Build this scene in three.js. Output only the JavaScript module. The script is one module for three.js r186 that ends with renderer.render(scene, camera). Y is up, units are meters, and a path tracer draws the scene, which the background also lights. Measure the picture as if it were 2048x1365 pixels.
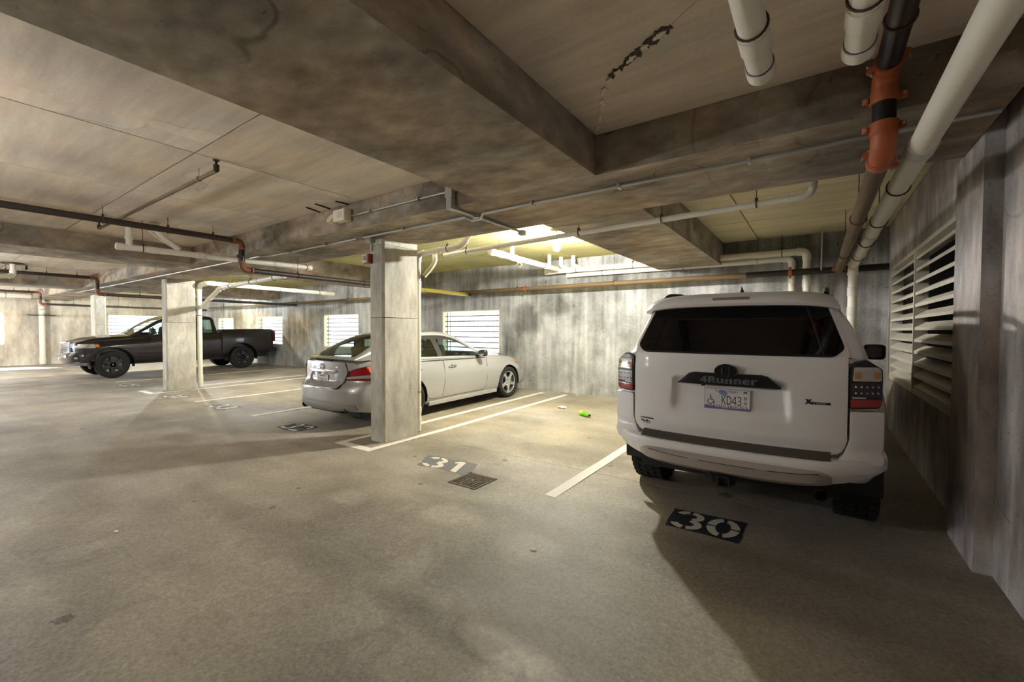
import * as THREE from 'three';
import { mergeGeometries, mergeVertices, toCreasedNormals } from 'three/addons/utils/BufferGeometryUtils.js';
import { RoundedBoxGeometry } from 'three/addons/geometries/RoundedBoxGeometry.js';
import { TextGeometry } from 'three/addons/geometries/TextGeometry.js';
import { FontLoader } from 'three/addons/loaders/FontLoader.js';
import { TessellateModifier } from 'three/addons/modifiers/TessellateModifier.js';
import { Brush, Evaluator, SUBTRACTION } from 'three-bvh-csg';

// ---------------------------------------------------------------- camera, sky, exposure
const scene = new THREE.Scene();
const camera = new THREE.PerspectiveCamera(76.68, 2048 / 1365, 0.05, 200);
{
  const yaw = 35.11 * Math.PI / 180, p = 1.419 * Math.PI / 180, r = 0.196 * Math.PI / 180;
  const F = new THREE.Vector3(-Math.sin(yaw), 0, -Math.cos(yaw)), R = new THREE.Vector3(Math.cos(yaw), 0, -Math.sin(yaw)), U = new THREE.Vector3(0, 1, 0);
  const F2 = F.clone().multiplyScalar(Math.cos(p)).addScaledVector(U, -Math.sin(p)), U2 = U.clone().multiplyScalar(Math.cos(p)).addScaledVector(F, Math.sin(p));
  const R2 = R.clone().multiplyScalar(Math.cos(r)).addScaledVector(U2, Math.sin(r)), U3 = U2.clone().multiplyScalar(Math.cos(r)).addScaledVector(R, -Math.sin(r));
  camera.position.set(0, 1.5, 0);
  camera.quaternion.setFromRotationMatrix(new THREE.Matrix4().makeBasis(R2, U3, F2.clone().negate()));
}
const SKY = new THREE.Color().setRGB(5.0, 5.5, 6.4);      // hazy bright daylight outside the openings
scene.background = SKY;
const sun = new THREE.DirectionalLight(new THREE.Color().setRGB(0.93, 0.96, 1.0), 40);      // daylight slanting in through the openings of the far left wall
sun.position.set(-60, 26, 18); sun.target.position.set(-24, 0, 2); sun.castShadow = true; sun.shadow.radius = 2;
Object.assign(sun.shadow.camera, { left: -20, right: 20, top: 20, bottom: -20, near: 1, far: 120 }); scene.add(sun, sun.target);
const renderer = new THREE.WebGLRenderer();
renderer.toneMapping = THREE.LinearToneMapping;
renderer.toneMappingExposure = 1.16;
renderer.shadowMap.enabled = true;
const LAMP_COLOR = new THREE.Color().setRGB(1.0, 0.975, 0.94), LAMP_CD = 41, AISLE_FILL_CD = 9;
// ---------------------------------------------------------------- helpers
const V = (x, y, z) => new THREE.Vector3(x, y, z);
let seed = 1234567;
const rnd = () => { seed = (seed * 1664525 + 1013904223) >>> 0; return seed / 4294967296; };
const clamp = (v, a = 0, b = 1) => Math.min(b, Math.max(a, v));
const lerp = (a, b, t) => a + (b - a) * t;
const smooth = (a, b, v) => { const t = clamp((v - a) / (b - a)); return t * t * (3 - 2 * t); };
const HASH = new Float32Array(65536); for (let i = 0; i < 65536; i++) HASH[i] = rnd();
const hsh = (x, y) => HASH[((x * 73856093) ^ (y * 19349663)) & 65535];
function noise(x, y, px = 0, py = 0) {
  let x0 = Math.floor(x), y0 = Math.floor(y); const fx = x - x0, fy = y - y0, u = fx * fx * (3 - 2 * fx), v = fy * fy * (3 - 2 * fy);
  let x1 = x0 + 1, y1 = y0 + 1;
  if (px) { x0 = ((x0 % px) + px) % px; x1 = ((x1 % px) + px) % px; } if (py) { y0 = ((y0 % py) + py) % py; y1 = ((y1 % py) + py) % py; }
  const a = hsh(x0, y0), b = hsh(x1, y0), c = hsh(x0, y1), d = hsh(x1, y1);
  return a + (b - a) * u + (c - a) * v + (a - b - c + d) * u * v;
}
function fbm(x, y, o, px = 0, py = 0) { let s = 0, a = 0.5, t = 0; for (let i = 0; i < o; i++) { s += a * noise(x + i * 17 * (px ? 0 : 1), y, px, py); t += a; x *= 2; y *= 2; px *= 2; py *= 2; a *= 0.5; } return s / t; }
function tex(w, h, fn, srgb = true) {
  const d = new Uint8Array(w * h * 4);
  for (let j = 0; j < h; j++) for (let i = 0; i < w; i++) { const c = fn(i / w, j / h, i, j), k = (j * w + i) * 4; d[k] = clamp(c[0], 0, 255); d[k + 1] = clamp(c[1], 0, 255); d[k + 2] = clamp(c[2], 0, 255); d[k + 3] = 255; }
  const t = new THREE.DataTexture(d, w, h); t.wrapS = t.wrapT = THREE.RepeatWrapping; t.magFilter = THREE.LinearFilter; t.minFilter = THREE.LinearMipmapLinearFilter; t.generateMipmaps = true;
  if (srgb) t.colorSpace = THREE.SRGBColorSpace; t.needsUpdate = true; return t;
}
function canvasTex(w, h, draw) { const c = document.createElement('canvas'); c.width = w; c.height = h; const g = c.getContext('2d'); draw(g, w, h); const t = new THREE.CanvasTexture(c); t.colorSpace = THREE.SRGBColorSpace; return t; }
const std = (o) => new THREE.MeshStandardMaterial(o), phys = (o) => new THREE.MeshPhysicalMaterial(o);

const names = {};
function numbered(n) { const k = names[n] ?? 0; names[n] = k + 1; return k ? n + '_' + String(k).padStart(3, '0') : n; }
function sh(m) { m.castShadow = true; m.receiveShadow = true; return m; }
function mesh(name, geo, mat, parent) { const m = sh(new THREE.Mesh(geo, mat)); m.name = parent === scene ? numbered(name) : name; parent.add(m); return m; }
function tag(o, label, category, extra = {}) { o.userData = { label, category, ...extra }; return o; }
function thing(name, label, category, pos = [0, 0, 0], extra = {}) { const g = new THREE.Group(); g.name = numbered(name); g.position.set(...pos); scene.add(g); return tag(g, label, category, extra); }
const ST = { kind: 'structure' };

function clean(g) { let q = g.index ? g.toNonIndexed() : g; for (const k of Object.keys(q.attributes)) if (!['position', 'normal', 'uv'].includes(k)) q.deleteAttribute(k); if (!q.attributes.normal) q.computeVertexNormals(); if (!q.attributes.uv) q.setAttribute('uv', new THREE.BufferAttribute(new Float32Array(q.attributes.position.count * 2), 2)); q.morphAttributes = {}; q.clearGroups(); return q; }
const merge = (l) => mergeGeometries(l.map(clean), false);
function metreUV(g, s = 1, ox = 0, oy = 0) {
  g = clean(g); const p = g.attributes.position, n = g.attributes.normal, u = g.attributes.uv;
  for (let i = 0; i < p.count; i++) { const ax = Math.abs(n.getX(i)), ay = Math.abs(n.getY(i)), az = Math.abs(n.getZ(i)); let a, b; if (ay >= ax && ay >= az) { a = p.getX(i); b = p.getZ(i); } else if (ax >= az) { a = p.getZ(i); b = p.getY(i); } else { a = p.getX(i); b = p.getY(i); } u.setXY(i, a * s + ox, b * s + oy); }
  return g;
}
const box = (x0, x1, y0, y1, z0, z1) => new THREE.BoxGeometry(Math.abs(x1 - x0), Math.abs(y1 - y0), Math.abs(z1 - z0)).translate((x0 + x1) / 2, (y0 + y1) / 2, (z0 + z1) / 2);
const rbox = (x0, x1, y0, y1, z0, z1, r = 0.01, s = 2) => new RoundedBoxGeometry(Math.abs(x1 - x0), Math.abs(y1 - y0), Math.abs(z1 - z0), s, r).translate((x0 + x1) / 2, (y0 + y1) / 2, (z0 + z1) / 2);
function cyl(a, b, r, seg = 16, r2 = r, open = false) { const d = b.clone().sub(a), L = d.length(); const g = new THREE.CylinderGeometry(r2, r, L, seg, 1, open); g.translate(0, L / 2, 0); g.applyQuaternion(new THREE.Quaternion().setFromUnitVectors(V(0, 1, 0), d.normalize())); return g.translate(a.x, a.y, a.z); }
function torusAt(c, dir, R, r, s1 = 6, s2 = 20, arc = Math.PI * 2) { const g = new THREE.TorusGeometry(R, r, s1, s2, arc); g.applyQuaternion(new THREE.Quaternion().setFromUnitVectors(V(0, 0, 1), dir.clone().normalize())); return g.translate(c.x, c.y, c.z); }
const tube = (pts, r, seg = 24, rs = 8) => new THREE.TubeGeometry(new THREE.CatmullRomCurve3(pts), seg, r, rs);
const flY = (z) => Math.max(0, (-4.2 - z) * 0.015);            // the stall slab climbs gently to the back wall

// ---------------------------------------------------------------- materials
const concreteCol = (base, amp, streakX, streakY, warm = 0, gr = 1, tide = 0) => tex(1024, 1024, (u, v) => {
  const big = fbm(u * 4, v * 4, 3, 4, 4) - 0.5, mid = fbm(u * 16 * streakX, v * 16 * streakY, 3, 16 * streakX, 16 * streakY) - 0.5, fine = noise(u * 256, v * 256, 256, 256) - 0.5, grain = noise(u * 512 * Math.min(1, streakX), v * 512 * Math.min(1, streakY), 512 * Math.min(1, streakX), 512 * Math.min(1, streakY)) - 0.5;
  const sm = fbm(u * 40 * streakX + 3, v * 40 * streakY + 8, 3, 0, 0) - 0.5; let d = big * 1.1 + mid * 1.1 + sm * 0.7 + (fine * 0.35 + grain * 0.3) * gr; if (tide) { const n = fbm(u * 3 + 21, v * 3 + 5, 4), mk = smooth(0.45, 0.6, fbm(u * 2 + 61, v * 2 + 33, 2)); d -= tide * mk * (1.3 * Math.exp(-(((n - 0.5) / 0.008) ** 2)) + 0.5 * smooth(0.5, 0.53, n)); } const pit = noise(u * 128 + 5, v * 128, 128, 128); if (pit > 0.955) d -= 0.4; const w = warm * (fbm(u * 6 + 3, v * 6 + 7, 3) - 0.45);
  return [base[0] + d * amp + w * 18, base[1] + d * amp + w * 4, base[2] + d * amp * 0.95 - w * 10];
});
const bumpTex = tex(512, 512, (u, v) => { const b = 128 + (fbm(u * 24, v * 24, 4, 24, 24) - 0.5) * 130 + (noise(u * 200, v * 200, 200, 200) - 0.5) * 60; return [b, b, b]; }, false);
const M = {};
const ceilTex = concreteCol([230, 218, 202], 28, 0.25, 2, 1.3, 0.7, 0.9), beamTex = concreteCol([152, 139, 120], 60, 0.75, 1.25, 1.5, 0.35, 0.5), colTex = concreteCol([186, 182, 168], 40, 1.5, 0.5, 0.5), wallTexR = concreteCol([164, 155, 148], 62, 1.25, 0.5, 1.2, 0.5, 0.4), creamTex = concreteCol([210, 200, 166], 22, 0.25, 2, 0.6);
M.ceil = [0, 1, 2].map((i) => std({ map: ceilTex, roughness: 0.9, color: new THREE.Color().setRGB(1 - i * 0.05, 1 - i * 0.06, 1 - i * 0.08) }));
M.cream = [0, 1].map((i) => std({ map: creamTex, roughness: 0.9, color: new THREE.Color().setRGB(1 - i * 0.05, 1 - i * 0.05, 0.98 - i * 0.06) }));
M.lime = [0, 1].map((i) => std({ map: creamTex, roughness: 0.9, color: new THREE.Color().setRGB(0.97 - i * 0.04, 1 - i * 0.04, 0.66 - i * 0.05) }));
M.beam = std({ map: beamTex, roughness: 0.92, bumpMap: bumpTex, bumpScale: 0.0015 });
M.column = std({ map: colTex, roughness: 0.88, bumpMap: bumpTex, bumpScale: 0.002 });
M.wallR = std({ map: wallTexR, roughness: 0.9, bumpMap: bumpTex, bumpScale: 0.003 });
M.pvc = std({ color: '#e9e3d2', roughness: 0.42 }); M.pvcGrey = std({ color: '#d9d5c8', roughness: 0.5 });
M.primer = std({ color: '#4b3a5c', roughness: 0.5 });
const rustTex = tex(256, 256, (u, v) => { const n = fbm(u * 8, v * 8, 4, 8, 8), m = fbm(u * 24 + 9, v * 24, 3, 24, 24); return [lerp(78, 134, n * 0.7 + m * 0.4), lerp(64, 114, n * 0.7 + m * 0.3), lerp(44, 78, n)]; });
M.rustPipe = std({ map: rustTex, roughness: 0.75, metalness: 0.15 });
M.darkPipe = std({ color: '#3a322b', roughness: 0.5, metalness: 0.2 });
M.blackPipe = std({ color: '#26211f', roughness: 0.38, metalness: 0.2 });
M.rustCast = std({ color: '#7e4a31', roughness: 0.6 });
M.orange = std({ color: '#ab5a33', roughness: 0.5 });
M.rustSteel = std({ color: '#523a2c', roughness: 0.8 });
M.galv = std({ color: '#b3b1ab', roughness: 0.4, metalness: 0.55 });
M.greyBox = std({ color: '#a4a39c', roughness: 0.5 });
M.lamplitPipe = std({ color: '#a89a3c', roughness: 0.5 });  // yellow cast of the lamp light, put into a pipe colour
M.paintWhite = std({ color: '#e8e3d6', roughness: 0.7 });
M.black = std({ color: '#0d0d0e', roughness: 0.6 });
M.plastic = std({ color: '#1b1b1d', roughness: 0.55 });
M.rubber = std({ color: '#1d1c1b', roughness: 0.85 });
M.chrome = std({ color: '#dcdcdc', roughness: 0.12, metalness: 1 });
M.darkGlass = phys({ color: '#07080a', roughness: 0.06, clearcoat: 0.4, clearcoatRoughness: 0.03, specularIntensity: 0.6 });
M.glass = phys({ color: '#cfe0dc', transmission: 1, thickness: 0, roughness: 0.02, ior: 1.45 });
M.redLens = phys({ color: '#a3110f', roughness: 0.15, clearcoat: 1 });
M.clearLens = phys({ color: '#c9c4bd', roughness: 0.15, clearcoat: 1, metalness: 0.3 });
M.amberLens = phys({ color: '#d98a2b', roughness: 0.2, clearcoat: 1 });
M.cloth = std({ color: '#2b2a2c', roughness: 0.95 });
// ---------------------------------------------------------------- floor
const XL = -26.5, XR = 0.912, ZB = -8.83, ZF = 12, SOF = 2.715, C1 = 3.02, C2 = 3.13;
const spots = []; for (let i = 0; i < 90; i++) spots.push([lerp(-24, 0.5, rnd()), lerp(-8.6, 1.5, rnd()), 0.015 + 0.05 * rnd() * rnd()]);
const stains = [[-3.6, -3.9, 0.75, 0.35, -18], [-2.85, -3.25, 0.5, 0.35, -20], [-2.3, -4.6, 0.9, 0.35, -22], [-2.2, -5.2, 0.5, 0.8, -14], [-7.1, -2.2, 0.45, 0.2, -20], [-0.2, -3.0, 1.0, 0.5, -16], [-1.6, -1.55, 0.5, 0.12, -22], [-1.2, -1.62, 0.3, 0.1, 34], [-0.95, -1.5, 0.25, 0.16, 30], [-2.4, -2.55, 0.3, 0.2, 22], [-1.6, -2.5, 0.25, 0.18, 16], [-3.4, -2.3, 0.22, 0.15, 14], [-3.0, -1.6, 1.2, 0.25, -12], [-5.6, -3.3, 0.6, 0.3, 14], [-3.9, -6.8, 0.7, 0.9, 10], [-3.5, -7.8, 0.8, 0.6, -16], [-5.3, -6.6, 0.3, 1.6, -16], [-8.9, -2.3, 0.8, 0.3, -14], [-16.4, -5.2, 0.6, 1.6, -14], [-13.6, -6.2, 0.5, 1.8, 10], [-0.4, -5.6, 0.8, 1.2, -18]];
function floorColor(x, z) {
  const a = fbm(x * 0.55 + 40, z * 0.55 + 20, 4) - 0.5, b = fbm(x * 2.2 + 9, z * 2.2 + 31, 3) - 0.5, c = noise(x * 45 + 400, z * 45 + 300) - 0.5, d = noise(x * 130 + 900, z * 130 + 700) - 0.5;
  const st = fbm(x * 0.9 + 70, z * 5 + 12, 3) - 0.5;                     // sweeping marks along the aisle
  const tn = fbm(x * 0.8 + 140, z * 0.8 + 60, 4), tide = smooth(0.4, 0.6, fbm(x * 0.5 + 11, z * 0.5 + 95, 2)) * (14 * Math.exp(-(((tn - 0.5) / 0.012) ** 2)) + 14 * smooth(0.5, 0.54, tn)); let v = a * 36 + b * 40 - tide + c * 10 + d * 28 + (noise(x * 75 + 33, z * 75 + 81) - 0.5) * 14 + st * 18;
  for (const [sx, sz, rx, rz, k] of stains) { const dx = (x - sx) / rx, dz = (z - sz) / rz, q = dx * dx + dz * dz; if (q < 4) { const w = fbm(x * 7 + sx, z * 7, 2); v += k * clamp(1.25 - q * (0.5 + w)); } }
  for (const [sx, sz, r] of spots) { const dx = x - sx, dz = z - sz; if (dx * dx + dz * dz < r * r * (0.5 + hsh(Math.floor(x * 60), Math.floor(z * 60)))) v -= 40; }
  const tan = z < -4.2 ? 1 : 0.5, w2 = fbm(x * 1.1 + 5, z * 1.1 + 8, 3);            // the stall slab is tinted yellower than the aisle
  return [147 + v + tan * w2 * 9, 140 + v + tan * w2 * 3, 130 + v * 0.97 - tan * w2 * 12];
}
function floorSlab(name, x0, x1, z0, z1, tw, th, parent) {
  const g = new THREE.BoxGeometry(x1 - x0, 0.25, z1 - z0, 1, 1, 12).translate((x0 + x1) / 2, -0.125, (z0 + z1) / 2), p = g.attributes.position, uv = g.attributes.uv;
  for (let i = 0; i < p.count; i++) { uv.setXY(i, (p.getX(i) - x0) / (x1 - x0), (p.getZ(i) - z0) / (z1 - z0)); p.setY(i, p.getY(i) + flY(p.getZ(i))); }
  g.computeVertexNormals();
  const t = tex(tw, th, (u, v) => floorColor(lerp(x0, x1, u), lerp(z0, z1, v)));
  return mesh(name, g, std({ map: t, roughness: 0.62, bumpMap: null }), parent);
}
const floor = tag(new THREE.Group(), 'stained concrete garage floor with painted stall lines', 'floor', ST); floor.name = 'floor'; scene.add(floor);
floorSlab('floor_slab', -8.5, XR + 0.25, -4.197, 2.6, 2048, 1400, floor);
floorSlab('floor_slab', XL - 0.25, -8.503, -4.197, 2.6, 1400, 600, floor);
floorSlab('floor_slab', -8.5, XR + 0.25, ZB - 0.25, -4.203, 2048, 1024, floor);
floorSlab('floor_slab', XL - 0.25, -8.503, ZB - 0.25, -4.203, 1400, 500, floor);
floorSlab('floor_slab', XL - 0.25, XR + 0.25, 2.604, ZF, 512, 256, floor);
mesh('subgrade', box(XL - 0.3, XR + 0.3, -0.5, -0.26, ZB - 0.3, ZF + 0.2), M.beam, floor);

// ---------------------------------------------------------------- walls
function wallGeo(W, H0, H1, T, holes) {            // wall in its own x-y plane, thickness T towards -z
  const s = new THREE.Shape([new THREE.Vector2(W[0], H0), new THREE.Vector2(W[1], H0), new THREE.Vector2(W[1], H1), new THREE.Vector2(W[0], H1)]);
  for (const [a, b, c, d] of holes) s.holes.push(new THREE.Path([new THREE.Vector2(a, c), new THREE.Vector2(a, d), new THREE.Vector2(b, d), new THREE.Vector2(b, c)]));
  return clean(new THREE.ExtrudeGeometry(s, { depth: T, bevelEnabled: false }).translate(0, 0, -T));
}
const backWins = [[-8.606, -6.592], [-14.49, -12.46], [-19.49, -17.41], [-23.39, -21.78]], WY0 = 0.89, WY1 = 2.03;
const wallBackCol = (x, y) => {
  const s1 = fbm(x * 5 + 50, y * 0.5 + 3, 3) - 0.5, s2 = fbm(x * 16 + 9, y * 0.9, 3) - 0.5, b = fbm(x * 1.3 + 80, y * 1.5 + 20, 4) - 0.5, b2 = fbm(x * 6 + 11, y * 5 + 2, 3) - 0.5, f = noise(x * 60, y * 60) - 0.5, pit = noise(x * 22 + 3, y * 22);
  let d = s1 * 66 + s2 * 44 + b * 66 + b2 * 40 + f * 20; if (pit > 0.95) d -= 30;
  const m = (cx, cy, rx, ry) => { const q = ((x - cx) / rx) ** 2 + ((y - cy) / ry) ** 2; return q < 3 ? clamp(1.3 - q * (0.5 + 1.1 * fbm(x * 4, y * 4, 3))) : 0; };   // ragged outline for stains and painted pipe shade
  d -= 48 * m(-5.05, 2.1, 0.5, 0.3) + 50 * m(-5.75, 1.75, 0.5, 0.42) + 34 * m(-6.2, 1.25, 0.3, 0.5) + 22 * m(-8, 2.6, 3, 0.3) + 34 * m(-0.2, 2.9, 2.2, 0.35) + 40 * m(-3.2, 2.62, 2.4, 0.16) + 38 * m(0.62, 1.6, 0.22, 0.7);  // stains, plus shade around the upper pipes painted as dark bands
  const tan = 30 * m(-16.4, 1.3, 1.2, 0.7) + 26 * m(-20.8, 1.9, 3.4, 0.5) + 22 * m(-16, 1.9, 1.6, 0.4);
  return [158 + d - tan * 0.2, 158 + d - tan * 0.6, 154 + d - tan * 1.2];
};
const wallBack = tag(new THREE.Group(), 'long streaked concrete wall behind the parked cars', 'wall', ST); wallBack.name = 'wall_back'; scene.add(wallBack);
for (const [x0, x1, tw] of [[-10.3, XR + 0.25, 2048], [XL - 0.25, -10.3, 1400]]) {
  const q = wallGeo([x0, x1], -0.2, 3.5, 0.22, backWins.filter(([a]) => a > x0 && a < x1).map(([a, b]) => [a, b, WY0, WY1])).translate(0, 0, ZB), p = q.attributes.position, u = q.attributes.uv;
  for (let i = 0; i < p.count; i++) u.setXY(i, (p.getX(i) - x0) / (x1 - x0), p.getY(i) / 3.6 + 0.05);
  mesh('wall_section', q, std({ map: tex(tw, 600, (a, b) => wallBackCol(lerp(x0, x1, a), (b - 0.05) * 3.6)), roughness: 0.88, bumpMap: bumpTex, bumpScale: 0.002 }), wallBack);
}
const LZ0 = -8.42, LZ1 = -4.68, LY0 = 0.82, LY1 = 2.43;
tag(mesh('wall_right', metreUV(wallGeo([-ZF, -ZB + 0.25], -0.2, 3.5, 0.22, [[-LZ1, -LZ0, LY0, LY1]]).rotateY(Math.PI / 2).translate(XR + 0.22, 0, 0), 0.28), M.wallR, scene), 'grey streaked concrete wall beside the white sport utility vehicle', 'wall', ST);
const leftWins = [[-2.45, 0.2], [-7.65, -5.52]];
const wallLeft = wallGeo([ZB - 0.25, ZF], -0.2, 3.5, 0.22, [...leftWins.map(([a, b]) => [a, b, 0.85, 2.15]), [2.4, 8.6, 0.0, 2.6]]).rotateY(-Math.PI / 2);
{ const p = wallLeft.attributes.position; for (let i = 0; i < p.count; i++) { const z = p.getZ(i); p.setXYZ(i, XL - Math.abs(p.getX(i)), p.getY(i), z); } wallLeft.computeVertexNormals(); }
const wallLTex = concreteCol([196, 186, 168], 46, 1.5, 0.5, 1.0);
M.wallL = std({ map: wallLTex, roughness: 0.9, side: THREE.DoubleSide });
tag(mesh('wall_left', metreUV(wallLeft, 0.25), M.wallL, scene), 'sunlit tan concrete wall at the far end of the aisle', 'wall', ST);
tag(mesh('wall_front', metreUV(box(XL - 0.25, XR + 0.25, -0.2, 3.5, ZF, ZF + 0.2), 0.28), M.wallR, scene), 'concrete wall across the aisle behind the camera', 'wall', ST);
// pilaster and the thicker wall nearer the camera
tag(mesh('wall_pilaster', metreUV(box(0.825, XR + 0.02, 0, 2.86, -4.46, -3.83), 0.35), M.wallR, scene), 'narrow concrete pilaster standing out from the right wall beside the louver', 'pilaster', ST);

// ---------------------------------------------------------------- ceiling panels, slab, beams
M.joint = std({ color: '#5c5347', roughness: 0.95 });
const ceiling = tag(new THREE.Group(), 'board-formed concrete ceiling in panels between the beams', 'ceiling', ST); ceiling.name = 'ceiling'; scene.add(ceiling);
mesh('slab', box(XL - 0.25, XR + 0.25, C1 + 0.02, 3.5, -4.3, ZF + 0.2), M.joint, ceiling);
mesh('slab', box(XL - 0.25, XR + 0.25, C2 + 0.02, 3.5, ZB - 0.25, -4.28), std({ color: '#8a7f66', roughness: 0.95 }), ceiling);
const bays = [[-2.58, -9.52], [-10.66, -17.66], [-18.8, -25.8]];
function panel(x0, x1, y, z0, z1, mats) { const a = Math.min(x0, x1), b = Math.max(x0, x1), c = Math.min(z0, z1), d = Math.max(z0, z1); mesh('ceiling_panel', metreUV(box(a + 0.007, b - 0.007, y, y + 0.02, c + 0.007, d - 0.007), 0.33, rnd(), rnd()), mats[Math.floor(rnd() * mats.length)], ceiling); }
for (const [a, b] of bays) {
  const xs = [0, 0.262, 0.507, 0.755, 1].map((t) => lerp(a, b, t));
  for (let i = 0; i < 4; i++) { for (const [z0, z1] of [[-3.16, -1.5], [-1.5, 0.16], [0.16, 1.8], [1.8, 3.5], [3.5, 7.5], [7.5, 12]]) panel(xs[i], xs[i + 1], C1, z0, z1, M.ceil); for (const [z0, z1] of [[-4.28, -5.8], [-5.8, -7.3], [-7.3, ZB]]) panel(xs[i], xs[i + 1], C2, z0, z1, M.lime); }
}
for (const [z0, z1] of [[-3.16, 0.2], [0.2, 3.5], [3.5, 12]]) panel(-1.43, XR, C1, z0, z1, [M.ceil[2]]);
for (const [x0, x1] of [[-1.43, -0.86], [-0.86, XR]]) for (const [z0, z1] of [[-4.28, -5.62], [-5.62, -7.3], [-7.3, ZB]]) panel(x0, x1, C2, z0, z1, M.cream);
panel(-26.5, -25.8, C1, -3.16, 3.5, M.ceil); panel(-26.5, -25.8, C2, ZB, -4.28, M.cream);
function beam(x0, x1, z0, z1, label) { return tag(mesh('concrete_beam', metreUV(box(x0, x1, SOF, 3.3, z0, z1), 0.3, rnd(), rnd()), M.beam, scene), label, 'beam', ST); }
beam(XL, 0.82, -4.28, -3.16, 'long wide concrete beam running along the row of columns');
beam(XL, XR, 5.2, 6.3, 'wide concrete beam along the far side of the aisle');
const beamXs = [[-2.58, -1.43, 'between the dark ceiling bay and the pale panelled ceiling'], [-10.66, -9.52, 'above the aisle in front of the second column'], [-18.8, -17.66, 'nearest the far left wall']];
for (const [a, b, w] of beamXs) { beam(a, b, -3.16, 5.2, 'wide concrete beam crossing the aisle, ' + w); beam(a, b, ZB, -4.28, 'concrete beam over the parking stalls, in line with the beam ' + w); }
// ---------------------------------------------------------------- columns
function column(x0, x1, z0, z1, label) {
  const g = thing('concrete_column', label, 'column', [(x0 + x1) / 2, 0, (z0 + z1) / 2], ST), w = (x1 - x0) / 2, d = (z1 - z0) / 2;
  const sh2 = new THREE.Shape(), c = 0.03; const pts = [[-w + c, -d], [w - c, -d], [w, -d + c], [w, d - c], [w - c, d], [-w + c, d], [-w, d - c], [-w, -d + c]]; sh2.setFromPoints(pts.map(([a, b]) => new THREE.Vector2(a, b)));
  const lift = (y0, y1) => metreUV(new THREE.ExtrudeGeometry(sh2, { depth: y1 - y0, bevelEnabled: false }).rotateX(-Math.PI / 2).translate(0, y0, 0), 0.45, rnd(), rnd());
  mesh('column_lift', lift(-0.05, 1.66), M.column, g); mesh('column_lift', lift(1.668, 2.63), M.column, g); mesh('column_lift', lift(2.634, SOF), M.column, g); mesh('lift_joint', box(-w + 0.012, w - 0.012, 1.655, 1.672, -d + 0.012, d - 0.012), M.beam, g);
  return g;
}
column(-4.945, -4.65, -4.29, -3.67, 'near concrete column standing in front of the silver sedan');
column(-13.115, -12.82, -4.34, -3.72, 'second concrete column standing in front of the dark pickup truck');
column(-21.6, -21.0, -4.34, -4.04, 'farthest concrete column behind the nose of the pickup truck');

// ---------------------------------------------------------------- windows in the walls: open slatted grilles
M.jamb = std({ color: '#ded6b4', roughness: 0.8 }); M.slat = std({ color: '#8d8b86', roughness: 0.6, metalness: 0.2 }); M.slatRust = std({ color: '#a06a48', roughness: 0.7 });
let winNo = 1;
const slatW = new Map();
function grille(w, h, place, label) {
  const g = new THREE.Group(); g.name = 'window_' + winNo++; scene.add(g); tag(g, label, 'window', ST); place(g);
  const fr = [box(-w / 2, -w / 2 + 0.03, -h / 2, h / 2, -0.2, 0.004), box(w / 2 - 0.03, w / 2, -h / 2, h / 2, -0.2, 0.004), box(-w / 2, w / 2, h / 2 - 0.02, h / 2, -0.2, 0.004), box(-w / 2, w / 2, -h / 2, -h / 2 + 0.03, -0.2, 0.004)];
  mesh('window_frame', merge(fr), M.jamb, g);
  const n = 8, sg = new RoundedBoxGeometry(w - 0.07, 0.032, 0.06, 1, 0.004); for (let i = 1; i < n; i++) { const s = mesh('slat', sg, M.slat, g); s.position.set(0, -h / 2 + h * i / n, -0.12); s.rotation.x = 0.12; }
  for (const x of [-w / 2 + 0.055, -w / 2 + 0.15]) mesh('guard_post', box(x - 0.009, x + 0.009, -h / 2 + 0.03, h / 2 - 0.03, -0.16, -0.145), M.rustSteel, g);
  const wires = []; const k = Math.round(w / 0.17); for (let i = 2; i < k; i++) { const x = -w / 2 + w * i / k; wires.push(box(x - 0.0025, x + 0.0025, -h / 2, h / 2, -0.152, -0.147)); } mesh('wire_screen', merge(wires), M.slat, g);
}
const bl = ['behind the windscreen of the silver sedan', 'behind the boot of the silver sedan', 'beside the tailgate of the dark pickup', 'above the bed of the dark pickup'];
backWins.forEach(([a, b], i) => grille(b - a, WY1 - WY0, (g) => g.position.set((a + b) / 2, (WY0 + WY1) / 2, ZB), 'bright slatted window opening in the back wall, ' + bl[i]));
leftWins.forEach(([a, b], i) => grille(b - a, 1.3, (g) => { g.position.set(XL, 1.5, (a + b) / 2); g.rotation.y = Math.PI / 2; }, 'bright slatted window opening in the far left wall, ' + ['at the edge of the view', 'behind the cab of the dark pickup'][i]));

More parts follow.
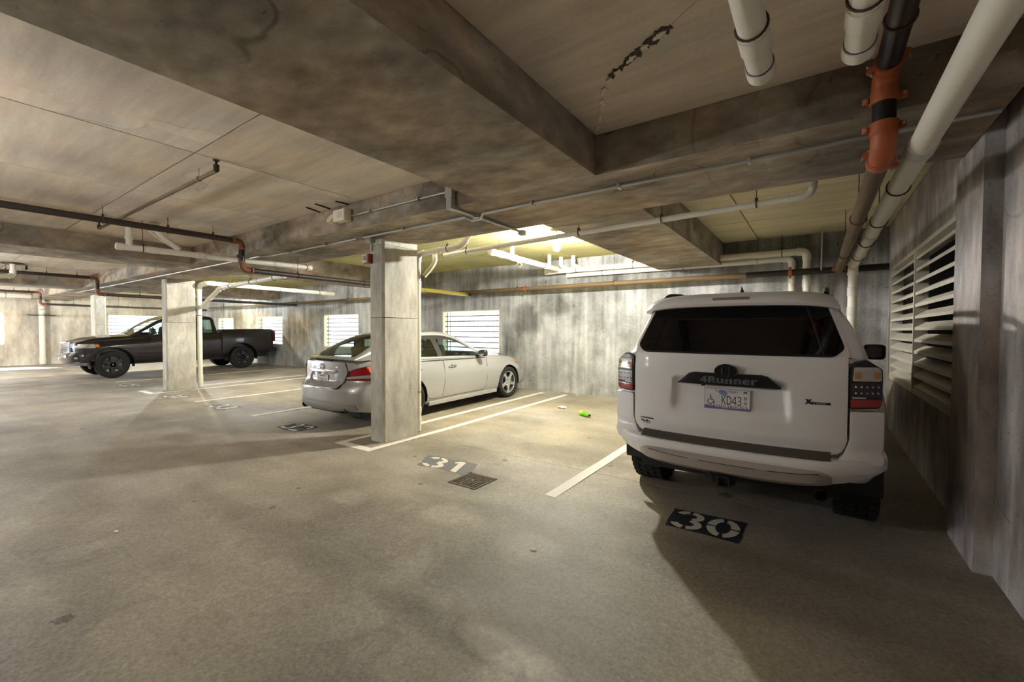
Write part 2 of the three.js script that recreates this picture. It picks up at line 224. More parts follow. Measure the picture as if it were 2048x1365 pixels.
// ---------------------------------------------------------------- the big louver in the right wall, with the dark areaway behind it
{
  const g = new THREE.Group(); g.name = 'window_' + winNo++; scene.add(g); tag(g, 'large cream metal louver in the right wall beside the white sport utility vehicle', 'louver', ST);
  g.position.set(XR, LY0, (LZ0 + LZ1) / 2); const L = LZ1 - LZ0, H = LY1 - LY0;
  M.louver = std({ color: '#cfc8b8', roughness: 0.45, metalness: 0.1 });
  mesh('frame', merge([box(-0.012, 0.12, -0.005, 0.045, -L / 2, L / 2), box(-0.012, 0.12, H - 0.04, H + 0.005, -L / 2, L / 2), box(-0.012, 0.12, 0, H, -L / 2, -L / 2 + 0.045), box(-0.012, 0.12, 0, H, L / 2 - 0.045, L / 2)]), M.louver, g);
  mesh('mullion', box(-0.02, 0.1, 0, H, -0.02, 0.02), M.louver, g);
  const prof = new THREE.Shape([[0, 0], [0.006, 0], [0.006, 0.026], [0.095, 0.088], [0.092, 0.092], [0, 0.032]].map(([a, b]) => new THREE.Vector2(a, b)));
  const bg = new THREE.ExtrudeGeometry(prof, { depth: L / 2 - 0.065, bevelEnabled: false });
  for (let i = 0; i < 12; i++) for (const s of [0, 1]) { const m = mesh('louver_blade', bg, M.louver, g); m.position.set(-0.008, 0.045 + i * 0.13, s ? 0.022 : -L / 2 + 0.043); }
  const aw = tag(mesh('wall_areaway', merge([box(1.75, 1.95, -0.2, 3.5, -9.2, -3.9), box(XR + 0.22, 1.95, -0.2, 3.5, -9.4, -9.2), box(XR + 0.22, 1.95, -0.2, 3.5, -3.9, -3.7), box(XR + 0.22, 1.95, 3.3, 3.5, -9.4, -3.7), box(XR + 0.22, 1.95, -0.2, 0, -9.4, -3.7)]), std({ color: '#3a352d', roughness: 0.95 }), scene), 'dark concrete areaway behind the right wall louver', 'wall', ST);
}
// ---------------------------------------------------------------- pipework
function elbowGeo(p, a, b, R, r, collar) {   // bend at p between directions a (incoming) and b (outgoing)
  const s = p.clone().addScaledVector(a, -R), e = p.clone().addScaledVector(b, R), l = [new THREE.TubeGeometry(new THREE.QuadraticBezierCurve3(s, p, e), 14, r * 1.1, 16, false)];
  l.push(cyl(s.clone().addScaledVector(a, -collar), s.clone().addScaledVector(a, 0.01), r * 1.17, 18), cyl(e.clone().addScaledVector(b, -0.01), e.clone().addScaledVector(b, collar), r * 1.17, 18));
  return merge(l);
}
function pipeline(g, pts, r, mat, o = {}) {
  const P = pts.map((q) => V(...q)), R = o.bend ?? r * 1.9, n = P.length;
  for (let i = 0; i < n - 1; i++) {
    const d = P[i + 1].clone().sub(P[i]), L = d.length(); d.normalize(); const a = P[i].clone().addScaledVector(d, i ? R : 0), b = P[i + 1].clone().addScaledVector(d, i < n - 2 ? -R : 0);
    mesh('pipe_run', cyl(a, b, r, 20), Array.isArray(mat) ? mat[i] : mat, g);
    for (const t of (o.couplings?.[i] ?? [])) { const c = a.clone().lerp(b, t); mesh('coupling', merge([cyl(c.clone().addScaledVector(d, -r * 1.1), c.clone().addScaledVector(d, r * 1.1), r * 1.13, 20), torusAt(c.clone().addScaledVector(d, r * 1.1), d, r * 1.06, r * 0.09)]), o.coupMat ?? mat, g); if (o.primer) mesh('primer_ring', torusAt(c.clone().addScaledVector(d, r * 1.18), d, r * 1.0, r * 0.05), M.primer, g); }
    for (const t of (o.hangers?.[i] ?? [])) { const c = a.clone().lerp(b, t), top = o.top ?? SOF; mesh('hanger', merge([torusAt(c, d, r + 0.004, 0.006, 4, 18), cyl(c.clone().add(V(0, r, 0)), V(c.x, top, c.z), 0.004, 6), box(c.x - 0.012, c.x + 0.012, c.y + r, c.y + r + 0.03, c.z - 0.012, c.z + 0.012)]), M.rustSteel, g); }
    if (i < n - 2) { const d2 = P[i + 2].clone().sub(P[i + 1]).normalize(); mesh('elbow', elbowGeo(P[i + 1], d, d2, R, r, r * 0.55), o.elbowMat ?? (Array.isArray(mat) ? mat[i] : mat), g); }
  }
  for (const e of (o.caps ?? [])) { const q = e ? P[n - 1] : P[0], d = (e ? P[n - 1].clone().sub(P[n - 2]) : P[0].clone().sub(P[1])).normalize(); mesh('end_cap', merge([cyl(q.clone().addScaledVector(d, -r * 1.1), q.clone().addScaledVector(d, r * 0.35), r * 1.14, 20), cyl(q.clone().addScaledVector(d, r * 0.35), q.clone().addScaledVector(d, r * 0.6), r * 1.14, 20, r * 0.85)]), o.capMat ?? mat, g); if (o.primer) mesh('primer_ring', torusAt(q.clone().addScaledVector(d, -r * 1.18), d, r * 1.01, r * 0.06), M.primer, g); }
  return g;
}
function groove(g, c, d, r, ear = V(1, 0, 0), gm = M.orange) {     // two-bolt grooved coupling
  const a = c.clone().addScaledVector(d, -r * 0.5), b = c.clone().addScaledVector(d, r * 0.5), l = [cyl(a, b, r * 1.22, 20)];
  for (const s of [-1, 1]) { const e = c.clone().addScaledVector(ear, s * r * 1.45); l.push(cyl(e.clone().addScaledVector(d, -r * 0.3), e.clone().addScaledVector(d, r * 0.3), r * 0.34, 8)); }
  mesh('grooved_coupling', merge(l), gm, g); const w = ear.clone().cross(d).normalize();
  for (const s of [-1, 1]) { const e = c.clone().addScaledVector(ear, s * r * 1.5); mesh('bolt', cyl(e.clone().addScaledVector(w, -r * 0.6), e.clone().addScaledVector(w, r * 0.6), r * 0.13, 6), M.galv, g); }
}
const T = (name, label, cat, extra) => thing(name, label, cat, [0, 0, 0], extra);
let g;
// big drain along the right wall, dropping behind the sport utility vehicle
g = T('drain_pipe', 'thick cream drain pipe running along the right wall and dropping beside the louver', 'pipe');
pipeline(g, [[0.45, 2.5, 3], [0.45, 2.5, -8.37], [0.45, 0.06, -8.37]], 0.059, M.pvc, { couplings: [[0.55, 0.78, 0.9], [0.12, 0.25]], hangers: [[0.3, 0.62, 0.72, 0.82, 0.92]], top: C1, coupMat: M.pvcGrey });
// sprinkler main right: high, drop at the beam, low to the back wall
g = T('sprinkler_main', 'rusty sprinkler main with orange couplings hanging beside the thick cream drain pipe', 'pipe');
pipeline(g, [[0.283, 2.885, 3], [0.283, 2.885, -3.08], [0.283, 2.47, -3.08], [0.283, 2.47, -8.42]], 0.052, [M.blackPipe, M.blackPipe, M.rustPipe], { bend: 0.1, elbowMat: M.orange, hangers: [[0.8, 0.93], [], [0.3, 0.7]], top: C1 });
groove(g, V(0.283, 2.885, -2.95), V(0, 0, 1), 0.052, V(0.94, 0.34, 0)); groove(g, V(0.283, 2.755, -3.08), V(0, 1, 0), 0.052); groove(g, V(0.283, 2.6, -3.08), V(0, 1, 0), 0.052); groove(g, V(0.283, 2.47, -3.22), V(0, 0, 1), 0.052, V(0.85, -0.53, 0)); groove(g, V(0.283, 2.47, -8.4), V(0, 0, 1), 0.052);
// rusty cross main along the back wall
g = T('cross_main', 'long rust-brown sprinkler pipe running along the top of the back wall', 'pipe');
pipeline(g, [[0.88, 2.47, -8.5], [-1.0, 2.47, -8.5]], 0.052, M.blackPipe, {}); pipeline(g, [[-1.0, 2.47, -8.5], [-7.9, 2.475, -8.5]], 0.05, M.rustPipe, { hangers: [[0.35, 0.7]], top: C2 }); pipeline(g, [[-7.9, 2.475, -8.5], [-23.5, 2.5, -8.5]], 0.04, M.rustPipe, { hangers: [[0.1, 0.3, 0.5, 0.7, 0.9]], top: C2 });
groove(g, V(-0.36, 2.47, -8.5), V(1, 0, 0), 0.052, V(0, 1, 0)); groove(g, V(-5.6, 2.475, -8.5), V(1, 0, 0), 0.05, V(0, 1, 0));
mesh('hanger_rod', cyl(V(0.06, 2.47, -8.42), V(0.06, C2, -8.42), 0.012, 8), M.galv, g);
// twin white drains along the back wall
g = T('white_drain_run', 'upper of the two white drain pipes along the back wall', 'pipe');
pipeline(g, [[-5.1, 2.845, -8.625], [-0.135, 2.82, -8.625], [-0.135, 0.08, -8.625]], 0.057, M.pvc, { couplings: [[0.03, 0.12], [0.08, 0.16]], hangers: [[0.16, 0.42, 0.72, 0.95], []], top: C2, caps: [0] });
for (const x of [-4.65, -4.35]) { mesh('drop', merge([cyl(V(x, C2, -8.5), V(x, 3.0, -8.5), 0.045, 16), tube([V(x, 3.01, -8.5), V(x, 2.95, -8.51), V(x + 0.1, 2.87, -8.6)], 0.045, 10, 14)]), M.pvcGrey, g); mesh('coupling', cyl(V(x, 3.05, -8.5), V(x, 3.0, -8.5), 0.054, 16), M.pvcGrey, g); }
g = T('white_drain_run', 'lower of the two white drain pipes along the back wall', 'pipe');
pipeline(g, [[-4.6, 2.75, -8.75], [-0.345, 2.73, -8.75], [-0.345, 0.08, -8.75]], 0.052, M.pvc, { couplings: [[0.9], [0.1]], hangers: [[0.2, 0.6, 0.9], [0.33]], top: C2, caps: [0] });
// white drain running to the back wall under the lamp
g = T('lamp_lit_drain', 'glaring white drain pipe close below the lit lamp, running to the back wall', 'pipe');
pipeline(g, [[-4.75, 2.9, -6.1], [-4.75, 2.87, -8.5]], 0.058, M.pvc, { couplings: [[0.12, 0.3, 0.8]], hangers: [[0.1, 0.75]], top: C2, caps: [0] });
mesh('drop', merge([cyl(V(-4.75, C2, -6.75), V(-4.75, 2.9, -6.75), 0.045, 16), cyl(V(-4.75, C2 - 0.02, -6.75), V(-4.75, C2, -6.75), 0.085, 16)]), M.pvcGrey, g); mesh('drop', cyl(V(-4.72, C2, -8.1), V(-4.72, 2.9, -8.1), 0.042, 16), M.pvcGrey, g);
mesh('trap', tube([V(-4.75, 2.88, -7.0), V(-4.72, 2.78, -6.95), V(-4.66, 2.74, -6.85), V(-4.58, 2.76, -6.78)], 0.045, 14, 14), M.pvcGrey, g);
// thin white condensate line crossing the back bay
g = T('condensate_line', 'slender white pipe crossing above the sport utility vehicle and turning up into the ceiling', 'pipe');
pipeline(g, [[-4.35, 2.57, -4.5], [-0.05, 2.66, -4.5], [0.02, 3.12, -4.5]], 0.028, M.pvc, { bend: 0.07, couplings: [[0.1, 0.97], []], hangers: [[0.1, 0.5, 0.72, 0.92], []], top: C2 });
// downpipes at the columns
g = T('column_downpipe', 'white downpipe fixed behind the near column with a bend at its top', 'pipe');
pipeline(g, [[-4.735, 0.03, -4.36], [-4.735, 2.6, -4.36], [-3.95, 2.64, -4.42], [-3.78, 2.86, -4.46], [-3.78, C2, -4.46]], 0.039, M.pvc, { bend: 0.09, couplings: [[0.05, 0.12, 0.86], [0.45], [], []], hangers: [[], [0.75], [], []], top: SOF });
mesh('strap', torusAt(V(-4.735, 0.6, -4.36), V(0, 1, 0), 0.05, 0.005), M.rustSteel, g);
mesh('wrapped_branch', tube([V(-4.66, 2.28, -4.4), V(-4.58, 2.4, -4.46), V(-4.54, 2.5, -4.5), V(-4.54, 2.6, -4.5)], 0.034, 16, 12), M.jamb, g);
g = T('column_downpipe', 'white downpipe fixed behind the second column with a slanting branch', 'pipe');
pipeline(g, [[-12.87, 0.03, -4.43], [-12.87, 2.62, -4.43], [-12.5, 2.66, -4.5], [-12.4, 2.62, -7.9]], 0.055, M.pvc, { bend: 0.11, couplings: [[0.06, 0.1], [], [0.3, 0.62, 0.9]], hangers: [[], [], [0.15, 0.5, 0.85]], top: C2 });
pipeline(g, [[-12.85, 2.05, -4.45], [-11.7, 2.5, -4.47], [-8.7, 2.58, -4.47]], 0.05, M.pvc, { bend: 0.1, couplings: [[0.5], [0.2, 0.6]], hangers: [[], [0.15, 0.5, 0.85]], top: SOF });
mesh('strap', torusAt(V(-12.87, 1.85, -4.43), V(0, 1, 0), 0.06, 0.006), M.rustSteel, g);
// left bay: white drain below the dark sprinkler main
g = T('bay_drain', 'white drain pipe with upright branches below the dark sprinkler main in the left bay', 'pipe');
pipeline(g, [[-7.79, 2.628, -1.74], [-7.58, 2.628, -4.36]], 0.043, M.pvc, { couplings: [[0.14, 0.36, 0.44, 0.9]], hangers: [[0.1, 0.55]], top: C1, caps: [0, 1] });
mesh('branch', merge([cyl(V(-7.78, 2.628, -1.86), V(-7.78, 2.95, -1.86), 0.038, 16), cyl(V(-7.78, 2.95, -1.86), V(-7.78, 3.015, -1.86), 0.055, 16), cyl(V(-7.78, 2.78, -1.86), V(-7.78, 2.74, -1.86), 0.048, 16)]), M.pvc, g);
mesh('branch', merge([tube([V(-7.74, 2.68, -2.42), V(-7.74, 2.79, -2.28), V(-7.74, 2.9, -2.17), V(-7.74, 3.015, -2.13)], 0.038, 20, 14), cyl(V(-7.74, 2.9, -2.15), V(-7.74, 3.01, -2.13), 0.06, 18)]), M.pvc, g);
mesh('flexible_tail', tube([V(-7.72, 3.0, -2.02), V(-7.70, 2.88, -2.07), V(-7.72, 2.78, -2.2), V(-7.73, 2.7, -2.34)], 0.012, 20, 8), M.pvc, g);
mesh('ring_clamp', torusAt(V(-7.59, 2.628, -4.28), V(0, 0, 1), 0.05, 0.005), M.darkPipe, g);
// dark sprinkler mains of the left bays
function main2(x, label, z0) {
  const q = T('sprinkler_main', label, 'pipe');
  pipeline(q, [[x, 2.85, z0], [x, 2.85, -3.06], [x, 2.42, -3.06], [x, 2.40, -8.42]], 0.041, [M.darkPipe, M.blackPipe, M.darkPipe], { bend: 0.085, elbowMat: M.rustCast, hangers: [[0.75, 0.86, 0.95], [], [0.15, 0.4, 0.7]], top: C1 });
  for (const [y, z, d] of [[2.85, -2.94, V(0, 0, 1)], [2.74, -3.06, V(0, 1, 0)], [2.53, -3.06, V(0, 1, 0)], [2.42, -3.2, V(0, 0, 1)]]) groove(q, V(x, y, z), d, 0.041, V(1, 0, 0), M.rustCast);
  return q;
}
g = main2(-7.236, 'dark sprinkler main crossing the left bay ceiling and stepping down under the long beam', 3);
mesh('lamplit_section', cyl(V(-7.236, 2.408, -6.3), V(-7.236, 2.40, -8.3), 0.046, 18), M.lamplitPipe, g);  // same dark pipe, its lamp light painted on as a yellow sleeve
main2(-15.6, 'dark sprinkler main stepping down beside the farthest column', 3);
main2(-23.6, 'short dark sprinkler main stepping down near the far left wall', 1);
// branch lines with upright heads
function branch(x0, x1, y, z, label) {
  const q = T('sprinkler_branch', label, 'pipe');
  mesh('pipe_run', cyl(V(x0, y, z), V(x1, y, z), 0.018, 12), M.rustPipe, q);
  for (const x of [x0, x1]) { mesh('sprinkler_head', merge([cyl(V(x, y - 0.005, z), V(x, y + 0.05, z), 0.024, 12), cyl(V(x, y + 0.05, z), V(x, y + 0.085, z), 0.012, 8), cyl(V(x, y + 0.085, z), V(x, y + 0.09, z), 0.028, 12)]), M.darkPipe, q); }
  const hx = lerp(x0, x1, 0.1); mesh('hanger', merge([torusAt(V(hx, y, z), V(1, 0, 0), 0.022, 0.004, 4, 14), cyl(V(hx, y + 0.02, z), V(hx, C1, z), 0.004, 6)]), M.galv, q);
}
branch(-4.4, -8.3, 2.918, -1.66, 'thin rusty sprinkler branch with upright heads above the dark main in the left bay');
branch(-15.35, -17.2, 2.918, -1.78, 'thin rusty sprinkler branch near the far end of the aisle');
g = T('bay_drain', 'white pipe with a ceiling flange near the far end of the aisle', 'pipe');
pipeline(g, [[-14.4, 2.58, -0.9], [-15.2, 2.72, -1.55], [-15.2, 3.0, -1.55]], 0.05, M.pvc, { bend: 0.09, couplings: [[0.15], []] }); mesh('flange', cyl(V(-15.2, 2.99, -1.55), V(-15.2, 3.018, -1.55), 0.19, 20), M.darkPipe, g);
// pipe on the far left wall
g = T('wall_downpipe', 'white downpipe on the far left wall beside the nose of the pickup', 'pipe');
pipeline(g, [[-26.35, 2.88, 2], [-26.35, 2.82, -3.45], [-26.35, 0.02, -3.45]], 0.095, M.pvc, { couplings: [[], [0.04, 0.1, 0.16, 0.93]], hangers: [[0.85], []], top: SOF });
mesh('bracket', box(-26.46, -26.25, 2.05, 2.075, -3.85, -3.05), M.darkPipe, g);
// capped stubs near the camera
for (const [x, z, lab] of [[-0.235, -2.4, 'left'], [0.135, -2.46, 'right']]) { g = T('capped_pipe', 'capped white pipe end with purple primer ring overhead, the ' + lab + ' one of two', 'pipe', { group: 'capped pipes overhead' }); pipeline(g, [[x, 2.745, 1.5], [x, 2.75, z]], 0.055, M.pvc, { caps: [1], primer: true, couplings: [[0.93]], hangers: [[0.905]], top: C1 }); }
// ---------------------------------------------------------------- electrical
function conduit(pts, r, label, straps = []) { const q = T('conduit', label, 'conduit'); const P = pts.map((p) => V(...p)); for (let i = 0; i < P.length - 1; i++) mesh('conduit_run', cyl(P[i], P[i + 1], r, 10), M.galv, q); for (let i = 1; i < P.length - 1; i++) mesh('bend', new THREE.SphereGeometry(r * 1.05, 10, 8).translate(P[i].x, P[i].y, P[i].z), M.galv, q); for (const [x, y, z, ax] of straps) mesh('strap', ax ? box(x - 0.035, x + 0.035, y - r - 0.004, y + r + 0.004, z - 0.01, z + 0.01) : box(x - 0.01, x + 0.01, y - r - 0.004, y + r + 0.004, z - 0.035, z + 0.035), M.galv, q); return q; }
conduit([[-4.8, 2.694, -3.48], [-3.05, 2.694, -3.47], [-2.98, 2.655, -3.5], [-2.86, 2.655, -3.5], [-2.8, 2.694, -3.46], [0.8, 2.694, -3.44]], 0.013, 'long thin conduit strapped under the long beam to the right of the near column', [-4.0, -2.2, -1.35, -0.4, 0.3].map((x) => [x, 2.694, -3.46, 0]));
conduit([[-4.94, 2.694, -3.48], [-7.2, 2.694, -3.5], [-7.45, 2.694, -3.42], [-20, 2.694, -3.4]], 0.013, 'long thin conduit strapped under the long beam to the left of the near column', [-5.6, -6.6, -7.8, -9.2, -10.6, -12, -14, -16].map((x) => [x, 2.694, -3.46, 0]));
conduit([[-2.93, 2.692, -3.2], [-2.93, 2.692, -4.34]], 0.016, 'short thick conduit under the beam between two grey boxes', [[-2.93, 2.695, -3.5, 1]]);
conduit([[-2.96, 2.865, -3.148], [-4.56, 2.865, -3.148]], 0.013, 'thin conduit on the beam face feeding the emergency light', [[-3.4, 2.865, -3.15, 0], [-4.2, 2.865, -3.15, 0]]);
conduit([[-2.9, 2.865, -3.148], [-2.6, 2.93, -3.14]], 0.013, 'stub of conduit leaving the grey box towards the wide beam');
conduit([[-4.87, 2.66, -3.655], [-4.87, 2.55, -3.655]], 0.010, 'short conduit between the grey box and the red fire alarm', []);
conduit([[0.872, 2.80, -2.9], [0.872, 2.86, -3.45], [0.872, 2.89, -3.95], [0.872, 2.88, -4.44]], 0.012, 'sagging grey cable above the pilaster on the right wall');
tag(mesh('junction_box', rbox(-2.99, -2.9, 2.79, 2.95, -3.158, -3.10, 0.006), M.greyBox, scene), 'grey junction box on the beam face right of the emergency light', 'box');
tag(mesh('junction_box', rbox(-2.975, -2.905, 2.68, 2.79, -3.20, -3.10, 0.006), M.greyBox, scene), 'grey elbow box at the lower beam edge under the junction box', 'box');
tag(mesh('junction_box', rbox(-2.965, -2.895, 2.655, 2.712, -4.41, -4.33, 0.006), M.greyBox, scene), 'small grey box at the far end of the short thick conduit', 'box');
tag(mesh('junction_box', rbox(-4.93, -4.81, 2.655, 2.745, -3.665, -3.59, 0.006), M.greyBox, scene), 'grey junction box at the top of the near column', 'box');
g = thing('fire_alarm', 'red and white fire alarm strobe on the near column', 'alarm', [-4.92, 2.45, -3.665]);
mesh('back_box', rbox(-0.06, 0.06, -0.065, 0.065, 0, 0.05, 0.008), std({ color: '#8e2320', roughness: 0.5 }), g); mesh('strobe', rbox(-0.055, 0.045, -0.055, 0.055, 0.05, 0.085, 0.01), std({ color: '#d9b9b4', roughness: 0.4 }), g); mesh('lens', rbox(-0.03, 0.02, -0.03, 0.03, 0.085, 0.1, 0.008), M.clearLens, g);
conduit([[-4.985, 2.45, -3.64], [-5.6, 2.44, -4.38], [-6.2, 2.43, -4.4], [-6.25, 2.35, -4.4], [-6.25, 2.1, -4.4]].map((p) => p).slice(0, 1).concat([[-5.03, 2.46, -3.64]]), 0.008, 'stub of conduit at the side of the fire alarm');
g = thing('emergency_light', 'cream twin-head emergency light on the face of the long beam', 'emergency light', [-4.70, 2.87, -3.155]);
M.cream1 = std({ color: '#e6dfc4', roughness: 0.45 });
mesh('housing', rbox(-0.1, 0.13, -0.07, 0.07, 0, 0.11, 0.015), M.cream1, g); mesh('label_plate', box(0.0, 0.08, -0.03, 0.04, 0.11, 0.112), std({ color: '#cfcabb', roughness: 0.6 }), g);
{ const hd = mesh('lamp_head', merge([new THREE.CylinderGeometry(0.065, 0.045, 0.06, 20).rotateX(Math.PI / 2 - 0.5).translate(-0.17, -0.02, 0.07), cyl(V(-0.1, 0.01, 0.05), V(-0.16, -0.01, 0.06), 0.02, 10)]), M.cream1, g); }
const COOL = new THREE.Color().setRGB(0.92, 0.96, 1.0);  // bluish lamp colour in place of daylight at the far end
// ---------------------------------------------------------------- lamps: jar fittings under the slab
function lamp(x, y, z, top, label, cd, col = LAMP_COLOR) {
  const q = thing('ceiling_lamp', label, 'lamp', [x, y, z]);
  mesh('stem', cyl(V(0, 0.08, 0), V(0, top - y, 0), 0.014, 10), M.galv, q); mesh('canopy', new THREE.CylinderGeometry(0.06, 0.075, 0.05, 20).translate(0, 0.07, 0), M.galv, q);
  const gl = mesh('globe', new THREE.LatheGeometry([[0, -0.12], [0.03, -0.117], [0.055, -0.1], [0.066, -0.06], [0.066, 0.02], [0.055, 0.05], [0, 0.05]].map(([a, b]) => new THREE.Vector2(a, b)), 20), std({ color: '#ffffff', emissive: col, emissiveIntensity: 20, roughness: 0.4 }), q);
  const pl = new THREE.PointLight(col, cd); pl.position.set(0, -0.04, 0); pl.castShadow = true; pl.shadow.radius = 3; q.add(pl);
  const wires = []; for (let i = 0; i < 4; i++) { const a = i * Math.PI / 2 + 0.4; wires.push(tube([V(Math.cos(a) * 0.075, 0.04, Math.sin(a) * 0.075), V(Math.cos(a) * 0.08, -0.06, Math.sin(a) * 0.08), V(Math.cos(a) * 0.05, -0.13, Math.sin(a) * 0.05), V(0, -0.145, 0)], 0.0025, 14, 5)); } mesh('guard', merge(wires), M.galv, q);
}
lamp(-3.45, 2.92, -6.15, C2, 'glaring lit lamp over the empty stall between the sedan and the sport utility vehicle', LAMP_CD);
lamp(-11.0, 3.03, -5.35, C2, 'lit lamp over the stalls between the sedan and the pickup', LAMP_CD * 0.6);
lamp(-19.7, 2.92, -6.3, C2, 'lit lamp over the far stalls behind the pickup', LAMP_CD * 0.9, COOL);
lamp(-5.3, 2.36, 1.0, C1, 'added unseen fill lamp over the near part of the aisle', AISLE_FILL_CD);  // unseen pendant added to brighten the aisle ceiling
lamp(-13.2, 2.4, 1.3, C1, 'added unseen cool lamp over the middle of the aisle in place of daylight', AISLE_FILL_CD * 3.2, COOL);  // unseen, added as cool fill where daylight should reach
lamp(-21.2, 2.4, 1.0, C1, 'added unseen cool lamp over the far end of the aisle in place of daylight', AISLE_FILL_CD * 9, COOL);  // unseen and strong, added to lift the far end like daylight

// dark streaks on the ceiling by the beam, built as added thin black rods
for (const [a, b, c, d, w] of [[-5.18, -2.93, -5.25, -3.15, 'left'], [-4.95, -2.91, -5.0, -3.14, 'middle'], [-4.65, -2.99, -4.63, -3.15, 'right']]) tag(mesh('ceiling_streak', cyl(V(a, C1 - 0.008, b), V(c, C1 - 0.008, d), 0.008, 6), M.black, scene), 'short dark streak on the ceiling above the emergency light, the ' + w + ' one', 'tie', { group: 'dark streaks above the emergency light' });
// ---------------------------------------------------------------- vehicle tools (local frame: origin on the ground under the rear axle, rear towards +z)
const range = (a, b, n) => Array.from({ length: n + 1 }, (_, i) => lerp(a, b, i / n));
const tess = (g, e, it = 6) => { const q = g.index ? g.toNonIndexed() : g; q.clearGroups(); return new TessellateModifier(e, it).modify(q); };
function creased(g, a = 0.5) { g = clean(g); g.deleteAttribute('normal'); g.deleteAttribute('uv'); return clean(toCreasedNormals(mergeVertices(g, 1e-4), a)); }
function roundPoly(pts, r, seg = 5) { const o = [], n = pts.length; for (let i = 0; i < n; i++) { const p = new THREE.Vector2(...pts[i]), a = new THREE.Vector2(...pts[(i + n - 1) % n]), b = new THREE.Vector2(...pts[(i + 1) % n]), rr = pts[i][2] ?? r; const da = a.clone().sub(p), db = b.clone().sub(p), ra = Math.min(rr, da.length() * 0.48), rb = Math.min(rr, db.length() * 0.48); const s = p.clone().addScaledVector(da.normalize(), ra), e = p.clone().addScaledVector(db.normalize(), rb); for (let k = 0; k <= seg; k++) { const t = k / seg; o.push(new THREE.Vector2((1 - t) ** 2 * s.x + 2 * t * (1 - t) * p.x + t * t * e.x, (1 - t) ** 2 * s.y + 2 * t * (1 - t) * p.y + t * t * e.y)); } } return o; }
// a plate cut from an outline in x-y, bent onto z = zf(x, y)
function plate(pts, th, zf, edge = 0.06, bevel = 0.004, holes = []) {
  const s = new THREE.Shape(pts); for (const h of holes) s.holes.push(new THREE.Path(h));
  let q = new THREE.ExtrudeGeometry(s, { depth: th, bevelEnabled: bevel > 0, bevelThickness: bevel, bevelSize: bevel, bevelSegments: 2, bevelOffset: -bevel });
  q = tess(q, edge); const p = q.attributes.position; for (let i = 0; i < p.count; i++) p.setZ(i, p.getZ(i) - th - bevel + zf(p.getX(i), p.getY(i)));
  return creased(q, 0.45);
}
// a structured plate: rows of y, half width w(y), bent onto z = zf(x, y), with rim of depth th
function gridPlate(ys, w, zf, nx, th) {
  const pos = [], idx = [], ny = ys.length, W = nx + 1; for (const dz of [0, -th]) for (const y of ys) for (let i = 0; i <= nx; i++) { const x = lerp(-w(y), w(y), i / nx); pos.push(x, y, zf(x, y) + dz); }
  const O = W * ny; for (let j = 0; j < ny - 1; j++) for (let i = 0; i < nx; i++) { const a = j * W + i, b = a + 1, c = a + W, d = c + 1; idx.push(a, b, c, b, d, c, a + O, c + O, b + O, b + O, c + O, d + O); }
  const rim = (a, b) => idx.push(a, a + O, b, b, a + O, b + O); for (let i = 0; i < nx; i++) { rim(i, i + 1); rim((ny - 1) * W + i + 1, (ny - 1) * W + i); } for (let j = 0; j < ny - 1; j++) { rim((j + 1) * W, j * W); rim(j * W + nx, (j + 1) * W + nx); }
  const q = new THREE.BufferGeometry(); q.setAttribute('position', new THREE.Float32BufferAttribute(pos, 3)); q.setIndex(idx); return creased(fixWinding(q), 0.6);
}
// a closed y-z profile swept along x
function barX(prof, half, n, warp, x0 = -half) {
  const pos = [], idx = [], m = prof.length; for (let i = 0; i <= n; i++) { const x = lerp(x0, half, i / n); for (const [y, z] of prof) pos.push(...warp(x, y, z)); }
  for (let i = 0; i < n; i++) for (let j = 0; j < m; j++) { const a = i * m + j, b = i * m + (j + 1) % m, c = a + m, d = b + m; idx.push(a, b, c, b, d, c); }
  const tri = THREE.ShapeUtils.triangulateShape(prof.map(([y, z]) => new THREE.Vector2(y, z)), []); for (const [a, b, c] of tri) { idx.push(a, c, b, n * m + a, n * m + b, n * m + c); }
  const q = new THREE.BufferGeometry(); q.setAttribute('position', new THREE.Float32BufferAttribute(pos, 3)); q.setIndex(idx); return creased(fixWinding(q), 0.6);
}
function fixWinding(q) { const p = q.attributes.position, ix = q.index.array; let v = 0; for (let i = 0; i < ix.length; i += 3) { const a = V().fromBufferAttribute(p, ix[i]), b = V().fromBufferAttribute(p, ix[i + 1]), c = V().fromBufferAttribute(p, ix[i + 2]); v += a.dot(b.cross(c)); } if (v < 0) for (let i = 0; i < ix.length; i += 3) { const t = ix[i]; ix[i] = ix[i + 1]; ix[i + 1] = t; } return q; }
// keyed columns against z (any order), smooth interpolation
function keyed(rows) { rows = rows.slice().sort((a, b) => a[0] - b[0]); return (z) => { if (z <= rows[0][0]) return rows[0].slice(1); const n = rows.length; if (z >= rows[n - 1][0]) return rows[n - 1].slice(1); let i = 0; while (rows[i + 1][0] < z) i++; const a = rows[i], b = rows[i + 1], h = b[0] - a[0], t = (z - a[0]) / h; return a.slice(1).map((v, k) => { const c = k + 1, m0 = i ? (b[c] - rows[i - 1][c]) / (b[0] - rows[i - 1][0]) : (b[c] - a[c]) / h, m1 = i < n - 2 ? (rows[i + 2][c] - a[c]) / (rows[i + 2][0] - a[0]) : (b[c] - a[c]) / h, d = (b[c] - a[c]) / h; const f = (m) => (m * d <= 0 ? 0 : Math.sign(d) * Math.min(Math.abs(m), 3 * Math.abs(d))), A = f(m0), B = f(m1), t2 = t * t, t3 = t2 * t; return (2 * t3 - 3 * t2 + 1) * v + (t3 - 2 * t2 + t) * h * A + (-2 * t3 + 3 * t2) * b[c] + (t3 - t2) * h * B; }); }; }
